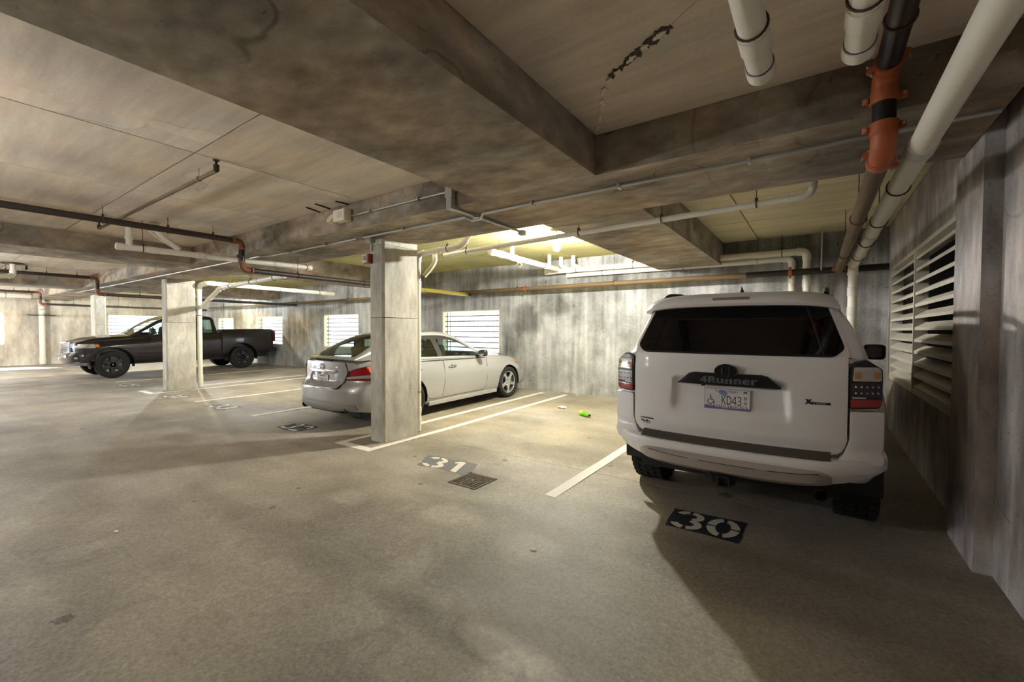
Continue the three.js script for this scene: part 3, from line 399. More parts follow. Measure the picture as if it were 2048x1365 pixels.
// rows of the body: z, bottom, top, widest half width, bottom half width, shoulder half width, crown
function ringHalf([yb, yt, w, wb, wt, cr], rs, ymf) {
  const o = [], ym = yb + (yt - yb) * ymf, w0 = wb - 0.06; rs = Math.min(rs, (yt - ym) * 0.8);
  for (let i = 0; i < 4; i++) o.push([w0 * i / 3, yb]);
  for (let i = 1; i <= 8; i++) { const a = i / 8 * Math.PI / 2; o.push([w0 + (w - w0) * Math.sin(a) ** 0.75, yb + (ym - yb) * (1 - Math.cos(a) ** 0.75)]); }
  for (let i = 1; i <= 7; i++) { const t = i / 7; o.push([w - (w - wt) * t ** 1.8, ym + (yt - rs - ym) * t]); }
  for (let i = 1; i <= 5; i++) { const a = i / 5 * Math.PI / 2; o.push([wt - rs * (1 - Math.cos(a)), yt - rs + rs * Math.sin(a)]); }
  for (let i = 1; i <= 6; i++) { const t = i / 6, x = (wt - rs) * (1 - t); o.push([x, yt + cr * (1 - (1 - t) ** 2)]); }
  return o;
}
class Body {
  constructor(rows, o) { this.f = keyed(rows); this.z0 = Math.min(...rows.map((r) => r[0])); this.z1 = Math.max(...rows.map((r) => r[0])); this.o = { rs: 0.06, ymf: 0.5, n: 60, warp: (x, y, z) => [x, y, z], ...o }; }
  geo() {
    const { rs, ymf, n, warp } = this.o, pos = [], idx = []; let m = 0; const push = (r, z, s = 1, yc = 0) => { for (const [x, y] of r) pos.push(...warp(x * s, yc + (y - yc) * s, z)); };
    const full = (k) => { const h = ringHalf(k, rs, ymf); return [...h, ...h.slice(1, -1).reverse().map(([x, y]) => [-x, y])]; };
    const caps = range(0.94, 0.1, 14); const rings = [];
    const add = (r, z, s, yc) => { rings.push(pos.length / 3); push(r, z, s, yc); m = r.length; };
    const k0 = this.f(this.z0), r0 = full(k0), yc0 = (k0[0] + k0[1]) / 2; for (const s of caps.slice().reverse()) add(r0, this.z0, s, yc0);
    for (let i = 0; i <= n; i++) { const t = i / n, e = 0.5 - 0.5 * Math.cos(t * Math.PI), z = lerp(this.z0, this.z1, lerp(t, e, 0.6)); add(full(this.f(z)), z); }
    const k1 = this.f(this.z1), r1 = full(k1), yc1 = (k1[0] + k1[1]) / 2; for (const s of caps) add(r1, this.z1, s, yc1);
    for (let i = 0; i < rings.length - 1; i++) for (let j = 0; j < m; j++) { const a = rings[i] + j, b = rings[i] + (j + 1) % m, c = rings[i + 1] + j, d = rings[i + 1] + (j + 1) % m; idx.push(a, b, c, b, d, c); }
    for (const [R, z, yc, fl] of [[rings[0], this.z0, yc0, 0], [rings[rings.length - 1], this.z1, yc1, 1]]) { const c = pos.length / 3; pos.push(...warp(0, yc, z)); for (let j = 0; j < m; j++) { const a = R + j, b = R + (j + 1) % m; if (fl) idx.push(a, b, c); else idx.push(b, a, c); } }
    const q = new THREE.BufferGeometry(); q.setAttribute('position', new THREE.Float32BufferAttribute(pos, 3)); q.setIndex(idx); return creased(fixWinding(q), 0.7);
  }
  side(z, y) { const k = this.f(z), [yb, yt, w, wb, wt] = k, ym = yb + (yt - yb) * this.o.ymf, rs = Math.min(this.o.rs, (yt - ym) * 0.8); if (y >= ym) return w - (w - wt) * clamp((y - ym) / (yt - rs - ym)) ** 1.8; const w0 = wb - 0.06, c = clamp(1 - (y - yb) / (ym - yb)) ** (1 / 0.75), s = Math.sqrt(1 - c * c); return w0 + (w - w0) * s ** 0.75; }
  at(sgn, z, y, out = 0) { const x = sgn * (this.side(z, y) + out); return V(...this.o.warp(x, y, z)); }
}
function cutArches(geo, arches) { const ev = new Evaluator(); ev.useGroups = false; ev.attributes = ['position', 'normal', 'uv']; let A = new Brush(geo); A.updateMatrixWorld(); for (const [z, y, r, w] of arches) for (const s of [-1, 1]) { const B = new Brush(clean(new THREE.CylinderGeometry(r, r, 0.5, 40).rotateZ(Math.PI / 2))); B.position.set(s * (w + 0.25 - 0.02), y, z); B.updateMatrixWorld(); A = ev.evaluate(A, B, SUBTRACTION); A.updateMatrixWorld(); } return clean(A.geometry); }
// wheels: axis along x, outer face towards +x
function wheelGeo(r, w, rim, tread) {
  const h = w / 2, t = []; const pr = [[rim * 0.98, -h * 0.78], [rim + 0.02, -h * 0.95], [rim + (r - rim) * 0.45, -h * 1.04], [r - 0.03, -h * 0.98], [r - 0.006, -h * 0.82], [r, -h * 0.5], [r, h * 0.5], [r - 0.006, h * 0.82], [r - 0.03, h * 0.98], [rim + (r - rim) * 0.45, h * 1.04], [rim + 0.02, h * 0.95], [rim * 0.98, h * 0.78]];
  const tire = new THREE.LatheGeometry(pr.map(([a, b]) => new THREE.Vector2(a, b)), 48).rotateZ(-Math.PI / 2); t.push(tire);
  if (tread) { const nb = 34; for (let i = 0; i < nb; i++) { const a = i / nb * Math.PI * 2; for (const [x, ww, off] of [[-0.38, 0.2, 0], [-0.13, 0.2, 0.5], [0.13, 0.2, 0], [0.38, 0.2, 0.5]]) { const b = new THREE.BoxGeometry(w * ww, 0.014, 2 * Math.PI * r / nb * 0.62).translate(w * x, r + 0.003, 0).rotateX(a + off * 2 * Math.PI / nb); t.push(b); } for (const s of [-1, 1]) t.push(new THREE.BoxGeometry(0.016, 0.045, 0.03).translate(s * h * 0.98, r - 0.03, 0).rotateX(a)); } }
  return merge(t);
}
function addWheel(parent, name, x, y, z, s, o) {        // s = +1 outer face to +x
  const g = new THREE.Group(); g.name = name; g.position.set(x, y, z); if (s < 0) g.rotation.y = Math.PI; parent.add(g);
  mesh('tire', o.tire, M.rubber, g);
  const rim = new THREE.LatheGeometry([[0, 0], [o.rim * 0.9, 0], [o.rim * 0.92, 0.045], [o.rim * 0.985, o.w * 0.37], [o.rim * 1.01, o.w * 0.39], [o.rim * 1.0, o.w * 0.36], [o.rim * 0.96, -o.w * 0.4]].map(([a, b]) => new THREE.Vector2(a, b)), 36).rotateZ(-Math.PI / 2);
  mesh('rim_barrel', rim, o.barrelMat, g);
  mesh('spokes', o.spokes, o.mat, g); mesh('hub_cap', new THREE.CylinderGeometry(o.rim * 0.13, o.rim * 0.15, 0.02, 20).rotateZ(-Math.PI / 2).translate(o.w * 0.34, 0, 0), o.capMat ?? o.mat, g);
  return g;
}
function spokeGeo(n, rim, w, inner, outer, split) {   // tapering spokes with rim lip
  const l = []; for (let i = 0; i < n; i++) { const a = i / n * Math.PI * 2; const arms = split ? [-split, split] : [0]; for (const d of arms) { const s = new THREE.Shape([[-inner, 0.02], [inner, 0.02], [outer + d * 0.35, rim * 0.97], [-outer + d * 0.35, rim * 0.97]].map(([p, q]) => new THREE.Vector2(p + (split ? d * 0.25 : 0), q))); l.push(new THREE.ExtrudeGeometry(s, { depth: 0.022, bevelEnabled: true, bevelSize: 0.005, bevelThickness: 0.006, bevelSegments: 1 }).rotateY(Math.PI / 2).rotateX(a + (split ? d * 0.5 : 0)).translate(w * 0.28, 0, 0)); } }
  l.push(new THREE.TorusGeometry(rim * 0.975, 0.009, 8, 40).rotateY(Math.PI / 2).translate(w * 0.37, 0, 0)); l.push(new THREE.CylinderGeometry(rim * 0.24, rim * 0.28, 0.04, 24).rotateZ(-Math.PI / 2).translate(w * 0.3, 0, 0));
  return merge(l);
}
const liner = (r, len) => new THREE.CylinderGeometry(r, r, len, 30, 1, true, -Math.PI * 0.56, Math.PI * 1.12).rotateX(-Math.PI / 2).rotateY(-Math.PI / 2).rotateX(0);
function seam(g, name, pts, mat = M.black, r = 0.0035) { return mesh(name, new THREE.TubeGeometry(new THREE.CatmullRomCurve3(pts, false, 'catmullrom', 0.1), Math.max(12, pts.length * 5), r, 5), mat, g); }
// glasshouse: stations along z; each ring runs belt -> side -> rail -> roof centre. kind(z, part, t) sorts the faces into named panes or bodywork
function glasshouse(rows, nSide, nTop, zs, kind, warp = (x, y, z) => [x, y, z]) {
  const f = keyed(rows), out = {}; const rings = zs.map((z) => { const [yB, wB, yR, wR, cr] = f(z), h = Math.max(yR - yB, 0.004), rr = Math.min(0.07, h * 0.45), p = []; for (let i = 0; i <= nSide; i++) { const t = i / nSide; p.push([lerp(wB, wR, t) + 0.018 * Math.sin(t * Math.PI) * Math.min(1, h * 3), lerp(yB, yR - rr, t)]); } for (let i = 1; i <= 4; i++) { const a = i / 4 * Math.PI / 2; p.push([wR - rr * (1 - Math.cos(a)), yR - rr + rr * Math.sin(a)]); } for (let i = 1; i <= nTop; i++) { const t = i / nTop; p.push([(wR - rr) * (1 - t), yR + cr * (1 - (1 - t) ** 2)]); } return p; });
  const quad = (n, a, b, c, d) => { (out[n] ??= []).push(a, b, c, a, c, d); };
  for (let i = 0; i < zs.length - 1; i++) for (let j = 0; j < rings[0].length - 1; j++) for (const s of [1, -1]) { const P = (k, l) => warp(s * rings[k][l][0], rings[k][l][1], zs[k]); const part = j < nSide ? 'side' : j < nSide + 4 ? 'rail' : 'top'; const t = j < nSide ? (j + 0.5) / nSide : (j - nSide - 4 + 0.5) / nTop; const k0 = kind((zs[i] + zs[i + 1]) / 2, part, t, s), nm = part === 'side' && /window|pillar/.test(k0) ? k0 + (s > 0 ? '|r' : '|l') : k0; const A = P(i, j), B = P(i + 1, j), C = P(i + 1, j + 1), D = P(i, j + 1); if (s > 0) quad(nm, A, D, C, B); else quad(nm, A, B, C, D); }
  const geo = {}; for (const [n, l] of Object.entries(out)) { const q = new THREE.BufferGeometry(); q.setAttribute('position', new THREE.Float32BufferAttribute(l.flat(), 3)); geo[n] = creased(q, 0.6); } return geo;
}
const font = await new FontLoader().loadAsync('fonts/droid/droid_sans_bold.typeface.json');
// ---------------------------------------------------------------- white sport utility vehicle, seen from the rear
const suv = thing('sport_utility_vehicle', 'white sport utility vehicle parked nose-in beside the right wall', 'car', [-0.525, flY(-4.5), -4.5]); suv.rotation.x = 0.012;
{
  const paint = phys({ color: '#f4f1ee', roughness: 0.35, clearcoat: 1, clearcoatRoughness: 0.04 }), silver = phys({ color: '#bdb3aa', roughness: 0.36, metalness: 0.3, clearcoat: 0.4 }), gloss = phys({ color: '#0a0a0b', roughness: 0.35, clearcoat: 0.3, clearcoatRoughness: 0.2 });
  const plan = (x) => -0.10 * (x / 0.9) ** 2 - 0.08 * Math.abs(x / 0.9) ** 6, prof = (y) => y > 1.33 ? -(y - 1.33) * 0.62 : 0.018 * smooth(0.70, 0.79, y) - 0.018 * smooth(1.18, 1.33, y);
  const zR = (x, y) => 1.0 + plan(x) + prof(y);
  const wp = (x, y, z) => { const b = smooth(0.4, 1.0, z), c = smooth(-3.0, -3.62, z); return [x, y, z + b * (plan(x) - 0.03) + c * 0.22 * (x / 0.9) ** 2]; };
  const B = new Body([[1.0, 0.52, 1.325, 0.865, 0.8, 0.79, 0.0], [0.85, 0.46, 1.325, 0.915, 0.84, 0.83, 0], [0.5, 0.42, 1.31, 0.945, 0.86, 0.86, 0], [0, 0.4, 1.29, 0.955, 0.87, 0.87, 0], [-1, 0.38, 1.25, 0.945, 0.87, 0.87, 0], [-2.0, 0.38, 1.22, 0.945, 0.87, 0.86, 0], [-2.35, 0.38, 1.19, 0.95, 0.87, 0.85, 0.01], [-2.79, 0.42, 1.15, 0.955, 0.86, 0.84, 0.03], [-3.4, 0.46, 1.09, 0.91, 0.8, 0.8, 0.03], [-3.6, 0.5, 1.0, 0.86, 0.72, 0.74, 0.02]], { warp: wp, ymf: 0.55 });
  mesh('body_shell', cutArches(B.geo(), [[0, 0.4, 0.5, 0.93], [-2.79, 0.4, 0.5, 0.93]].map(([z, y, r, w]) => [z, y, r, w - 0.28 + 0.02])), paint, suv);
  for (const z of [0, -2.79]) for (const s of [-1, 1]) mesh('wheel_well', liner(0.495, 0.3).translate(s * 0.79, 0.4, z), M.plastic, suv);
  const gh = glasshouse([[0.985, 1.315, 0.79, 1.33, 0.73, 0], [0.93, 1.315, 0.8, 1.42, 0.715, 0], [0.86, 1.315, 0.81, 1.53, 0.695, 0], [0.79, 1.315, 0.82, 1.64, 0.67, 0], [0.73, 1.315, 0.825, 1.715, 0.655, 0.01], [0.6, 1.31, 0.835, 1.755, 0.65, 0.02], [0.2, 1.29, 0.845, 1.785, 0.655, 0.025], [-0.8, 1.25, 0.845, 1.79, 0.66, 0.025], [-1.4, 1.215, 0.845, 1.75, 0.66, 0.02], [-1.75, 1.205, 0.835, 1.6, 0.66, 0.02], [-2.1, 1.195, 0.82, 1.35, 0.68, 0.01], [-2.36, 1.18, 0.8, 1.195, 0.70, 0.005]], 12, 8, [...range(0.985, 0.6, 14), ...range(0.56, 0.06, 8), ...range(0, -0.88, 10), ...range(-0.95, -2.36, 24)],
    (z, p, t) => p === 'side' && t > 0.06 && t < 0.88 && z < 0.56 ? (z > 0.03 ? 'quarter_window' : z < -0.03 && z > -0.87 ? 'rear_door_window' : z < -0.96 && z > -2.1 ? 'front_door_window' : z <= 0.03 && z >= -0.96 ? 'pillar_trim' : 'cabin_shell') : p === 'top' && z < -1.5 && t > 0.1 ? 'windscreen' : 'cabin_shell', (x, y, z) => wp(x, y, z));
  for (const [nn, q] of Object.entries(gh)) { const n = nn.split('|')[0]; mesh(n, q, n === 'cabin_shell' ? paint : n === 'pillar_trim' ? gloss : M.darkGlass, suv); }
  // tailgate
  const rec = (x, y) => { const e = 0.395 + (1.12 - y) * 0.06; return 0.034 * smooth(e, e - 0.05, Math.abs(x)) * smooth(0.86, 0.96, y) * smooth(1.17, 1.13, y); };
  const tw = (y) => y < 0.80 ? 0.615 + 0.09 * Math.sqrt(clamp(1 - ((0.80 - y) / 0.116) ** 2)) : y < 1.40 ? 0.705 : lerp(0.705, 0.605, (y - 1.40) / 0.3);
  mesh('tailgate', gridPlate([...range(0.685, 0.80, 10), ...range(0.82, 1.70, 60)], tw, (x, y) => zR(x, y) + 0.004 - rec(x, y), 90, 0.02), paint, suv);
  mesh('panel_gap', plate(roundPoly([[-0.71, 1.31], [0.71, 1.31], [0.715, 0.8, 0.1], [0.664, 0.674, 0.07], [-0.664, 0.674, 0.07], [-0.715, 0.8, 0.1]], 0.02), 0.02, (x, y) => zR(x, y) - 0.008 - 0.07 * smooth(0.52, 0.46, Math.abs(x)), 0.035, 0), M.black, suv);
  const glassP = roundPoly([[-0.63, 1.335], [0.63, 1.335], [0.69, 1.39], [0.585, 1.70], [-0.585, 1.70], [-0.69, 1.39]], 0.03);
  const rg = mesh('rear_window', plate(glassP, 0.012, (x, y) => zR(x, y) + 0.008, 0.05, 0.003), M.darkGlass, suv);
  for (const s of [-1, 1]) mesh('glass_edge_trim', new THREE.TubeGeometry(new THREE.CatmullRomCurve3(range(1.345, 1.69, 6).map((y) => { const x = s * lerp(0.575, 0.47, (y - 1.345) / 0.345); return V(x, y, zR(x, y) + 0.009); })), 16, 0.006, 6), gloss, rg);
  mesh('window_seal', plate(roundPoly([[-0.62, 1.337], [0.62, 1.337], [0.62, 1.35], [-0.62, 1.35]], 0.003), 0.006, (x, y) => zR(x, y) + 0.013, 0.1, 0.001), M.plastic, rg);
  // garnish, emblem, lettering
  const gz = (x, y) => zR(x, y) + 0.022 - rec(0, 1.2);
  const gn = mesh('garnish', plate(roundPoly([[-0.345, 1.112], [-0.335, 1.118], [-0.26, 1.19], [-0.22, 1.2], [0.22, 1.2], [0.26, 1.19], [0.335, 1.118], [0.345, 1.112]], 0.008), 0.03, gz, 0.05, 0.006), gloss, suv);
  const tGeo = new TextGeometry('4Runner', { font, size: 0.046, depth: 0.006, curveSegments: 3, bevelEnabled: true, bevelSize: 0.0015, bevelThickness: 0.0015, bevelSegments: 1 }); tGeo.scale(1.42, 1, 1); tGeo.computeBoundingBox(); tGeo.translate(-(tGeo.boundingBox.max.x + tGeo.boundingBox.min.x) / 2 + 0.01, 1.128, gz(0, 1.15) - 0.004); mesh('lettering', tGeo, std({ color: '#5d5c60', roughness: 0.4 }), gn);
  const el = (a, b, r) => new THREE.TorusGeometry(1, 0.001, 6, 40).scale(a, b, 1), ring = (a, b, r, x, y) => new THREE.TubeGeometry(new THREE.CatmullRomCurve3(range(0, Math.PI * 2, 32).slice(0, -1).map((t) => V(x + a * Math.cos(t), y + b * Math.sin(t), 0)), true), 40, r, 6, true);
  const em = mesh('emblem', new THREE.CylinderGeometry(1, 1, 0.014, 36).rotateX(Math.PI / 2).scale(0.078, 0.054, 1).translate(0, 1.215, gz(0, 1.2) + 0.006), gloss, suv);
  mesh('emblem_rings', merge([ring(0.074, 0.05, 0.0045, 0, 0), ring(0.026, 0.048, 0.004, 0, 0), ring(0.058, 0.021, 0.004, 0, 0.022)].map((q) => q.translate(0, 1.215, gz(0, 1.2) + 0.015))), phys({ color: '#2e2f31', roughness: 0.2, metalness: 0.6, clearcoat: 1 }), em);
  mesh('camera', rbox(-0.17, -0.145, 1.098, 1.112, 1.0, 1.03, 0.003), M.plastic, suv);
  // number plate
  const npT = canvasTex(640, 320, (c, w, h) => {
    const k = c.createLinearGradient(0, 0, 0, h); c.fillStyle = '#e4e2df'; c.fillRect(0, 0, w, h); c.fillStyle = '#5f7fc0'; c.beginPath(); c.moveTo(0, h); c.lineTo(0, h * 0.82); c.bezierCurveTo(w * 0.3, h * 0.93, w * 0.7, h * 0.95, w, h * 0.88); c.lineTo(w, h); c.fill(); c.fillStyle = '#7f9bd0'; c.beginPath(); c.ellipse(w * 0.42, h * 0.2, w * 0.1, h * 0.13, 0.4, 0, 7); c.fill();
    c.strokeStyle = '#8e9099'; c.lineWidth = 6; c.strokeRect(4, 4, w - 8, h - 8); c.textAlign = 'center'; c.fillStyle = '#b0262c'; c.font = 'bold 44px serif'; c.fillText('"First in Flight"', w * 0.5, 52);
    c.fillStyle = '#1b1e26'; c.font = '150px sans-serif'; c.save(); c.translate(w * 0.60, 240); c.scale(0.82, 1.25); c.fillText('KD43', 0, 0); c.restore(); c.font = 'bold 62px sans-serif'; c.fillText('D', w * 0.905, 150); c.fillText('V', w * 0.905, 224);
    c.strokeStyle = '#1b1e26'; c.lineWidth = 11; c.beginPath(); c.arc(92, 205, 40, 0.15, 4.2); c.stroke(); c.beginPath(); c.arc(92, 110, 10, 0, 7); c.fill(); c.beginPath(); c.moveTo(92, 122); c.lineTo(96, 178); c.lineTo(128, 178); c.lineTo(146, 226); c.lineTo(160, 222); c.moveTo(94, 148); c.lineTo(122, 148); c.stroke();
    c.strokeStyle = '#b9bbc2'; c.lineWidth = 3; c.strokeRect(182, 110, 40, 120); c.fillStyle = '#a01f3a'; c.font = 'bold 62px serif'; c.fillText('NORTH CAROLINA', w * 0.5, 296); c.fillStyle = '#6b7076'; c.fillRect(w * 0.86, 22, 50, 30);
  });
  const np = mesh('number_plate', new THREE.BoxGeometry(0.305, 0.152, 0.006), [M.plastic, M.plastic, M.plastic, M.plastic, std({ map: npT, roughness: 0.4 }), M.plastic], suv); np.position.set(0, 1.005, zR(0, 1.0) - 0.022); np.rotation.x = 0;
  // dealer sticker and badge
  const lt = (s, size, x, y, dep, m, sx = 1) => { const q = new TextGeometry(s, { font, size, depth: dep, curveSegments: 2 }); q.scale(sx, 1, 1); const p = q.attributes.position; for (let i = 0; i < p.count; i++) { p.setX(i, p.getX(i) + x); p.setY(i, p.getY(i) + y); p.setZ(i, p.getZ(i) + zR(p.getX(i), y) + 0.006); } return q; };
  const wing = (s) => { const q = new THREE.ExtrudeGeometry(new THREE.Shape([[0.012, 0.0], [0.05, 0.012], [0.046, 0.0], [0.02, -0.008]].map(([a, b]) => new THREE.Vector2(s * a, b))), { depth: 0.001, bevelEnabled: false }); const p = q.attributes.position; for (let i = 0; i < p.count; i++) { p.setX(i, p.getX(i) - 0.592); p.setY(i, p.getY(i) + 0.772); p.setZ(i, p.getZ(i) + zR(-0.592, 0.772) + 0.0075); } return q; };
  mesh('dealer_sticker', merge([lt('CLONINGER', 0.0125, -0.65, 0.79, 0.001, 0, 1.12), lt('AUTO GROUP', 0.006, -0.63, 0.752, 0.001, 0, 1.3), wing(1), wing(-1), new THREE.CylinderGeometry(0.009, 0.009, 0.001, 16).rotateX(Math.PI / 2).translate(-0.592, 0.773, zR(-0.592, 0.772) + 0.0085)]), M.black, suv);
  const bd = mesh('badge', merge([lt('X', 0.034, 0.475, 1.02, 0.004, 0, 1.3), (() => { const q = tess(box(0.51, 0.615, 1.02, 1.036, 0, 0.003), 0.03); const p = q.attributes.position; for (let i = 0; i < p.count; i++) p.setZ(i, p.getZ(i) + zR(p.getX(i), 1.03) + 0.006); return q; })()]), gloss, suv);
  mesh('badge_letters', lt('P SERIES', 0.0095, 0.52, 1.0235, 0.004, 0, 1.35), std({ color: '#b9b5ae', roughness: 0.4 }), bd);
  // tail lamps
  for (const s of [-1, 1]) {
    const mx = (l) => l.map(([x, y, r]) => [s * x, y, r]), P = (l, r = 0.012) => roundPoly(s > 0 ? mx(l) : mx(l).reverse(), r);
    const t = mesh('tail_lamp', plate(P([[0.712, 1.0], [0.872, 1.008], [0.885, 1.05], [0.885, 1.26], [0.80, 1.325], [0.725, 1.30], [0.712, 1.24]], 0.02), 0.05, (x, y) => zR(x, y) + 0.012, 0.03, 0.006), gloss, suv);
    mesh('signal_lens', plate(P([[0.727, 1.185], [0.878, 1.185], [0.878, 1.25], [0.862, 1.275], [0.735, 1.275]]), 0.012, (x, y) => zR(x, y) + 0.022, 0.03, 0.003), M.clearLens, t);
    for (const [a, b, c] of [[0.735, 0.775, 0], [0.84, 0.872, 1]]) mesh('amber_lens', plate(P([[a, 1.2], [b, 1.2], [b, 1.245], [a, 1.245]], 0.006), 0.006, (x, y) => zR(x, y) + 0.025, 0.03, 0.001), phys({ color: '#b88748', roughness: 0.25, clearcoat: 1 }), t);
    mesh('inner_band', plate(P([[0.727, 1.085], [0.875, 1.085], [0.875, 1.172], [0.727, 1.172]]), 0.01, (x, y) => zR(x, y) + 0.018, 0.03, 0.002), std({ color: s > 0 ? '#4b4648' : '#a9a5a2', roughness: 0.25, metalness: 0.4 }), t);
    const leds = []; for (const y of [1.108, 1.148]) for (let i = 0; i < 5; i++) { const x = s * (0.745 + i * 0.029); leds.push(new THREE.SphereGeometry(0.006, 8, 6).translate(x, y, zR(x, y) + 0.019)); } mesh('led_dots', merge(leds), M.clearLens, t);
    mesh('brake_lens', plate(P([[0.72, 1.012], [0.868, 1.018], [0.878, 1.045], [0.878, 1.068], [0.72, 1.068]], 0.008), 0.012, (x, y) => zR(x, y) + 0.022, 0.03, 0.003), M.redLens, t);
    mesh('reverse_lens', plate(P([[0.727, 1.073], [0.8, 1.073], [0.8, 1.083], [0.727, 1.083]], 0.002), 0.006, (x, y) => zR(x, y) + 0.02, 0.03, 0.001), M.clearLens, t);
  }
  // spoiler
  const sp = mesh('roof_spoiler', barX([[1.695, 0.5], [1.692, 0.84], [1.697, 0.885], [1.715, 0.90], [1.755, 0.888], [1.778, 0.86], [1.80, 0.78], [1.812, 0.5]], 0.665, 30, (x, y, z) => { const k = Math.abs(x / 0.66); return [x * (1 - 0.06 * smooth(1.7, 1.8, y)), y - 0.012 * k ** 2 - 0.028 * k ** 6, z + plan(x) * 0.9 - 0.05 * k ** 8]; }), paint, suv);
  mesh('high_brake_lamp', rbox(-0.125, 0.125, 1.738, 1.76, 0.8, 0.894, 0.006), std({ color: '#8f837d', roughness: 0.3 }), sp);
  // bumper
  const bw = (x, y, z) => { const k = Math.abs(x / 0.93); return [x, y + (y < 0.57 ? 0.1 * k ** 3 : 0), z + plan(x) * 0.8 - 0.03 * smooth(0.5, 0.85, Math.abs(x)) - 0.16 * k ** 9]; };
  const bp = mesh('rear_bumper', barX([[0.672, 0.7], [0.668, 1.08], [0.655, 1.108], [0.62, 1.115], [0.585, 1.10], [0.52, 1.085], [0.47, 1.04], [0.462, 0.7]], 0.93, 48, bw), paint, suv);
  mesh('step_pad', barX([[0.66, 0.9], [0.66, 1.092], [0.672, 1.09], [0.705, 1.02], [0.705, 0.9]], 0.62, 24, bw), std({ color: '#564e47', roughness: 0.9, bumpMap: bumpTex, bumpScale: 0.004 }), bp);
  const sk = mesh('skid_panel', barX([[0.60, 1.0], [0.60, 1.11], [0.588, 1.126], [0.562, 1.135], [0.495, 1.113], [0.466, 1.07], [0.466, 0.95]], 0.63, 40, (x, y, z) => { const k = Math.abs(x / 0.63), p = bw(x, y, z - 0.035 * k ** 14); return [p[0], p[1] - (y > 0.54 ? 0.03 * k ** 14 : 0), p[2]]; }), silver, bp);
  for (const [a, b] of [[-0.54, -0.24], [-0.17, 0.2], [0.27, 0.56]]) { mesh('emboss_line', barX([[0.559, 1.12], [0.559, 1.137], [0.563, 1.137], [0.563, 1.12]], b, 10, bw, a), M.plastic, sk); }
  for (const s of [-1, 1]) { const l = [[0.58, 0.62], [0.9, 0.64], [0.9, 0.985], [0.718, 0.985], [0.718, 0.8], [0.69, 0.70], [0.65, 0.664]].map(([x, y]) => [s * x, y]); mesh('bumper_corner', plate(roundPoly(s > 0 ? l : l.reverse(), 0.02), 0.05, (x, y) => zR(x, y) + 0.006 + 0.05 * smooth(0.74, 0.62, y), 0.03, 0.006), paint, bp); }
  const ht = mesh('hitch_receiver', merge([box(-0.075, 0.07, 0.40, 0.475, 0.85, 1.075), box(-0.16, 0.16, 0.43, 0.46, 0.8, 0.95)]), M.black, suv); mesh('receiver_tube', merge([box(-0.04, 0.04, 0.455, 0.465, 0.95, 1.11), box(-0.04, 0.04, 0.385, 0.395, 0.95, 1.11), box(-0.04, -0.03, 0.385, 0.465, 0.95, 1.11), box(0.03, 0.04, 0.385, 0.465, 0.95, 1.11)]), M.plastic, ht); mesh('plug_socket', cyl(V(-0.1, 0.45, 1.0), V(-0.1, 0.45, 1.09), 0.022, 14), M.plastic, ht);
  mesh('underbody', merge([box(-0.68, 0.68, 0.36, 0.55, -2.4, 0.82), box(-0.5, 0.5, 0.38, 0.6, -3.4, -2.4)]), M.black, suv); mesh('rear_axle', merge([cyl(V(-0.7, 0.38, 0), V(0.7, 0.38, 0), 0.05, 12), new THREE.SphereGeometry(0.15, 16, 12).translate(0.05, 0.38, 0)]), M.black, suv);
  mesh('exhaust_tip', merge([cyl(V(0.56, 0.42, 0.3), V(0.575, 0.41, 0.98), 0.034, 16, 0.036, true), cyl(V(0.56, 0.42, 0.3), V(0.56, 0.42, 0.31), 0.034, 16)]), std({ color: '#4a4744', roughness: 0.4, metalness: 0.7, side: THREE.DoubleSide }), suv);
  // roof rails, fin, mirrors
  for (const s of [-1, 1]) { mesh('roof_rail', merge([tube([V(s * 0.585, 1.78, 0.5), V(s * 0.59, 1.815, 0.38), V(s * 0.59, 1.835, 0.15), V(s * 0.59, 1.845, -0.6), V(s * 0.58, 1.83, -1.0), V(s * 0.575, 1.78, -1.15)], 0.019, 40, 8)]), M.plastic, suv); const mr = mesh('wing_mirror', new RoundedBoxGeometry(0.2, 0.17, 0.1, 4, 0.045).translate(s * 1.06, 1.25, -1.72), gloss, suv); mesh('mirror_glass', new THREE.CircleGeometry(0.07, 24).scale(1.2, 0.95, 1).translate(s * 1.06, 1.25, -1.668), M.darkGlass, mr); mesh('mirror_arm', rbox(s * 0.9 - 0.07, s * 0.9 + 0.1, 1.19, 1.23, -1.76, -1.7, 0.01), gloss, mr); }
  { const q = new THREE.ConeGeometry(1, 1, 20, 5); q.scale(0.028, 0.08, 0.075); const p = q.attributes.position; for (let i = 0; i < p.count; i++) p.setZ(i, p.getZ(i) + (p.getY(i) + 0.04) * 0.6); mesh('antenna_fin', clean(q.translate(0, 1.845, 0.25)), gloss, suv); }
  const tire = wheelGeo(0.392, 0.27, 0.225, true), spk = spokeGeo(6, 0.225, 0.27, 0.035, 0.03, 0), wo = { tire, spokes: spk, rim: 0.225, w: 0.27, mat: std({ color: '#3b3a3a', roughness: 0.5, metalness: 0.4 }), barrelMat: M.black };
  for (const z of [0, -2.79]) for (const s of [-1, 1]) addWheel(suv, 'wheel', s * 0.80, 0.393, z, s, wo);
  for (const s of [-1, 1]) mesh('mud_flap', box(s * 0.8 - 0.13, s * 0.8 + 0.13, 0.42, 0.6, 0.44, 0.448), M.plastic, suv);
}
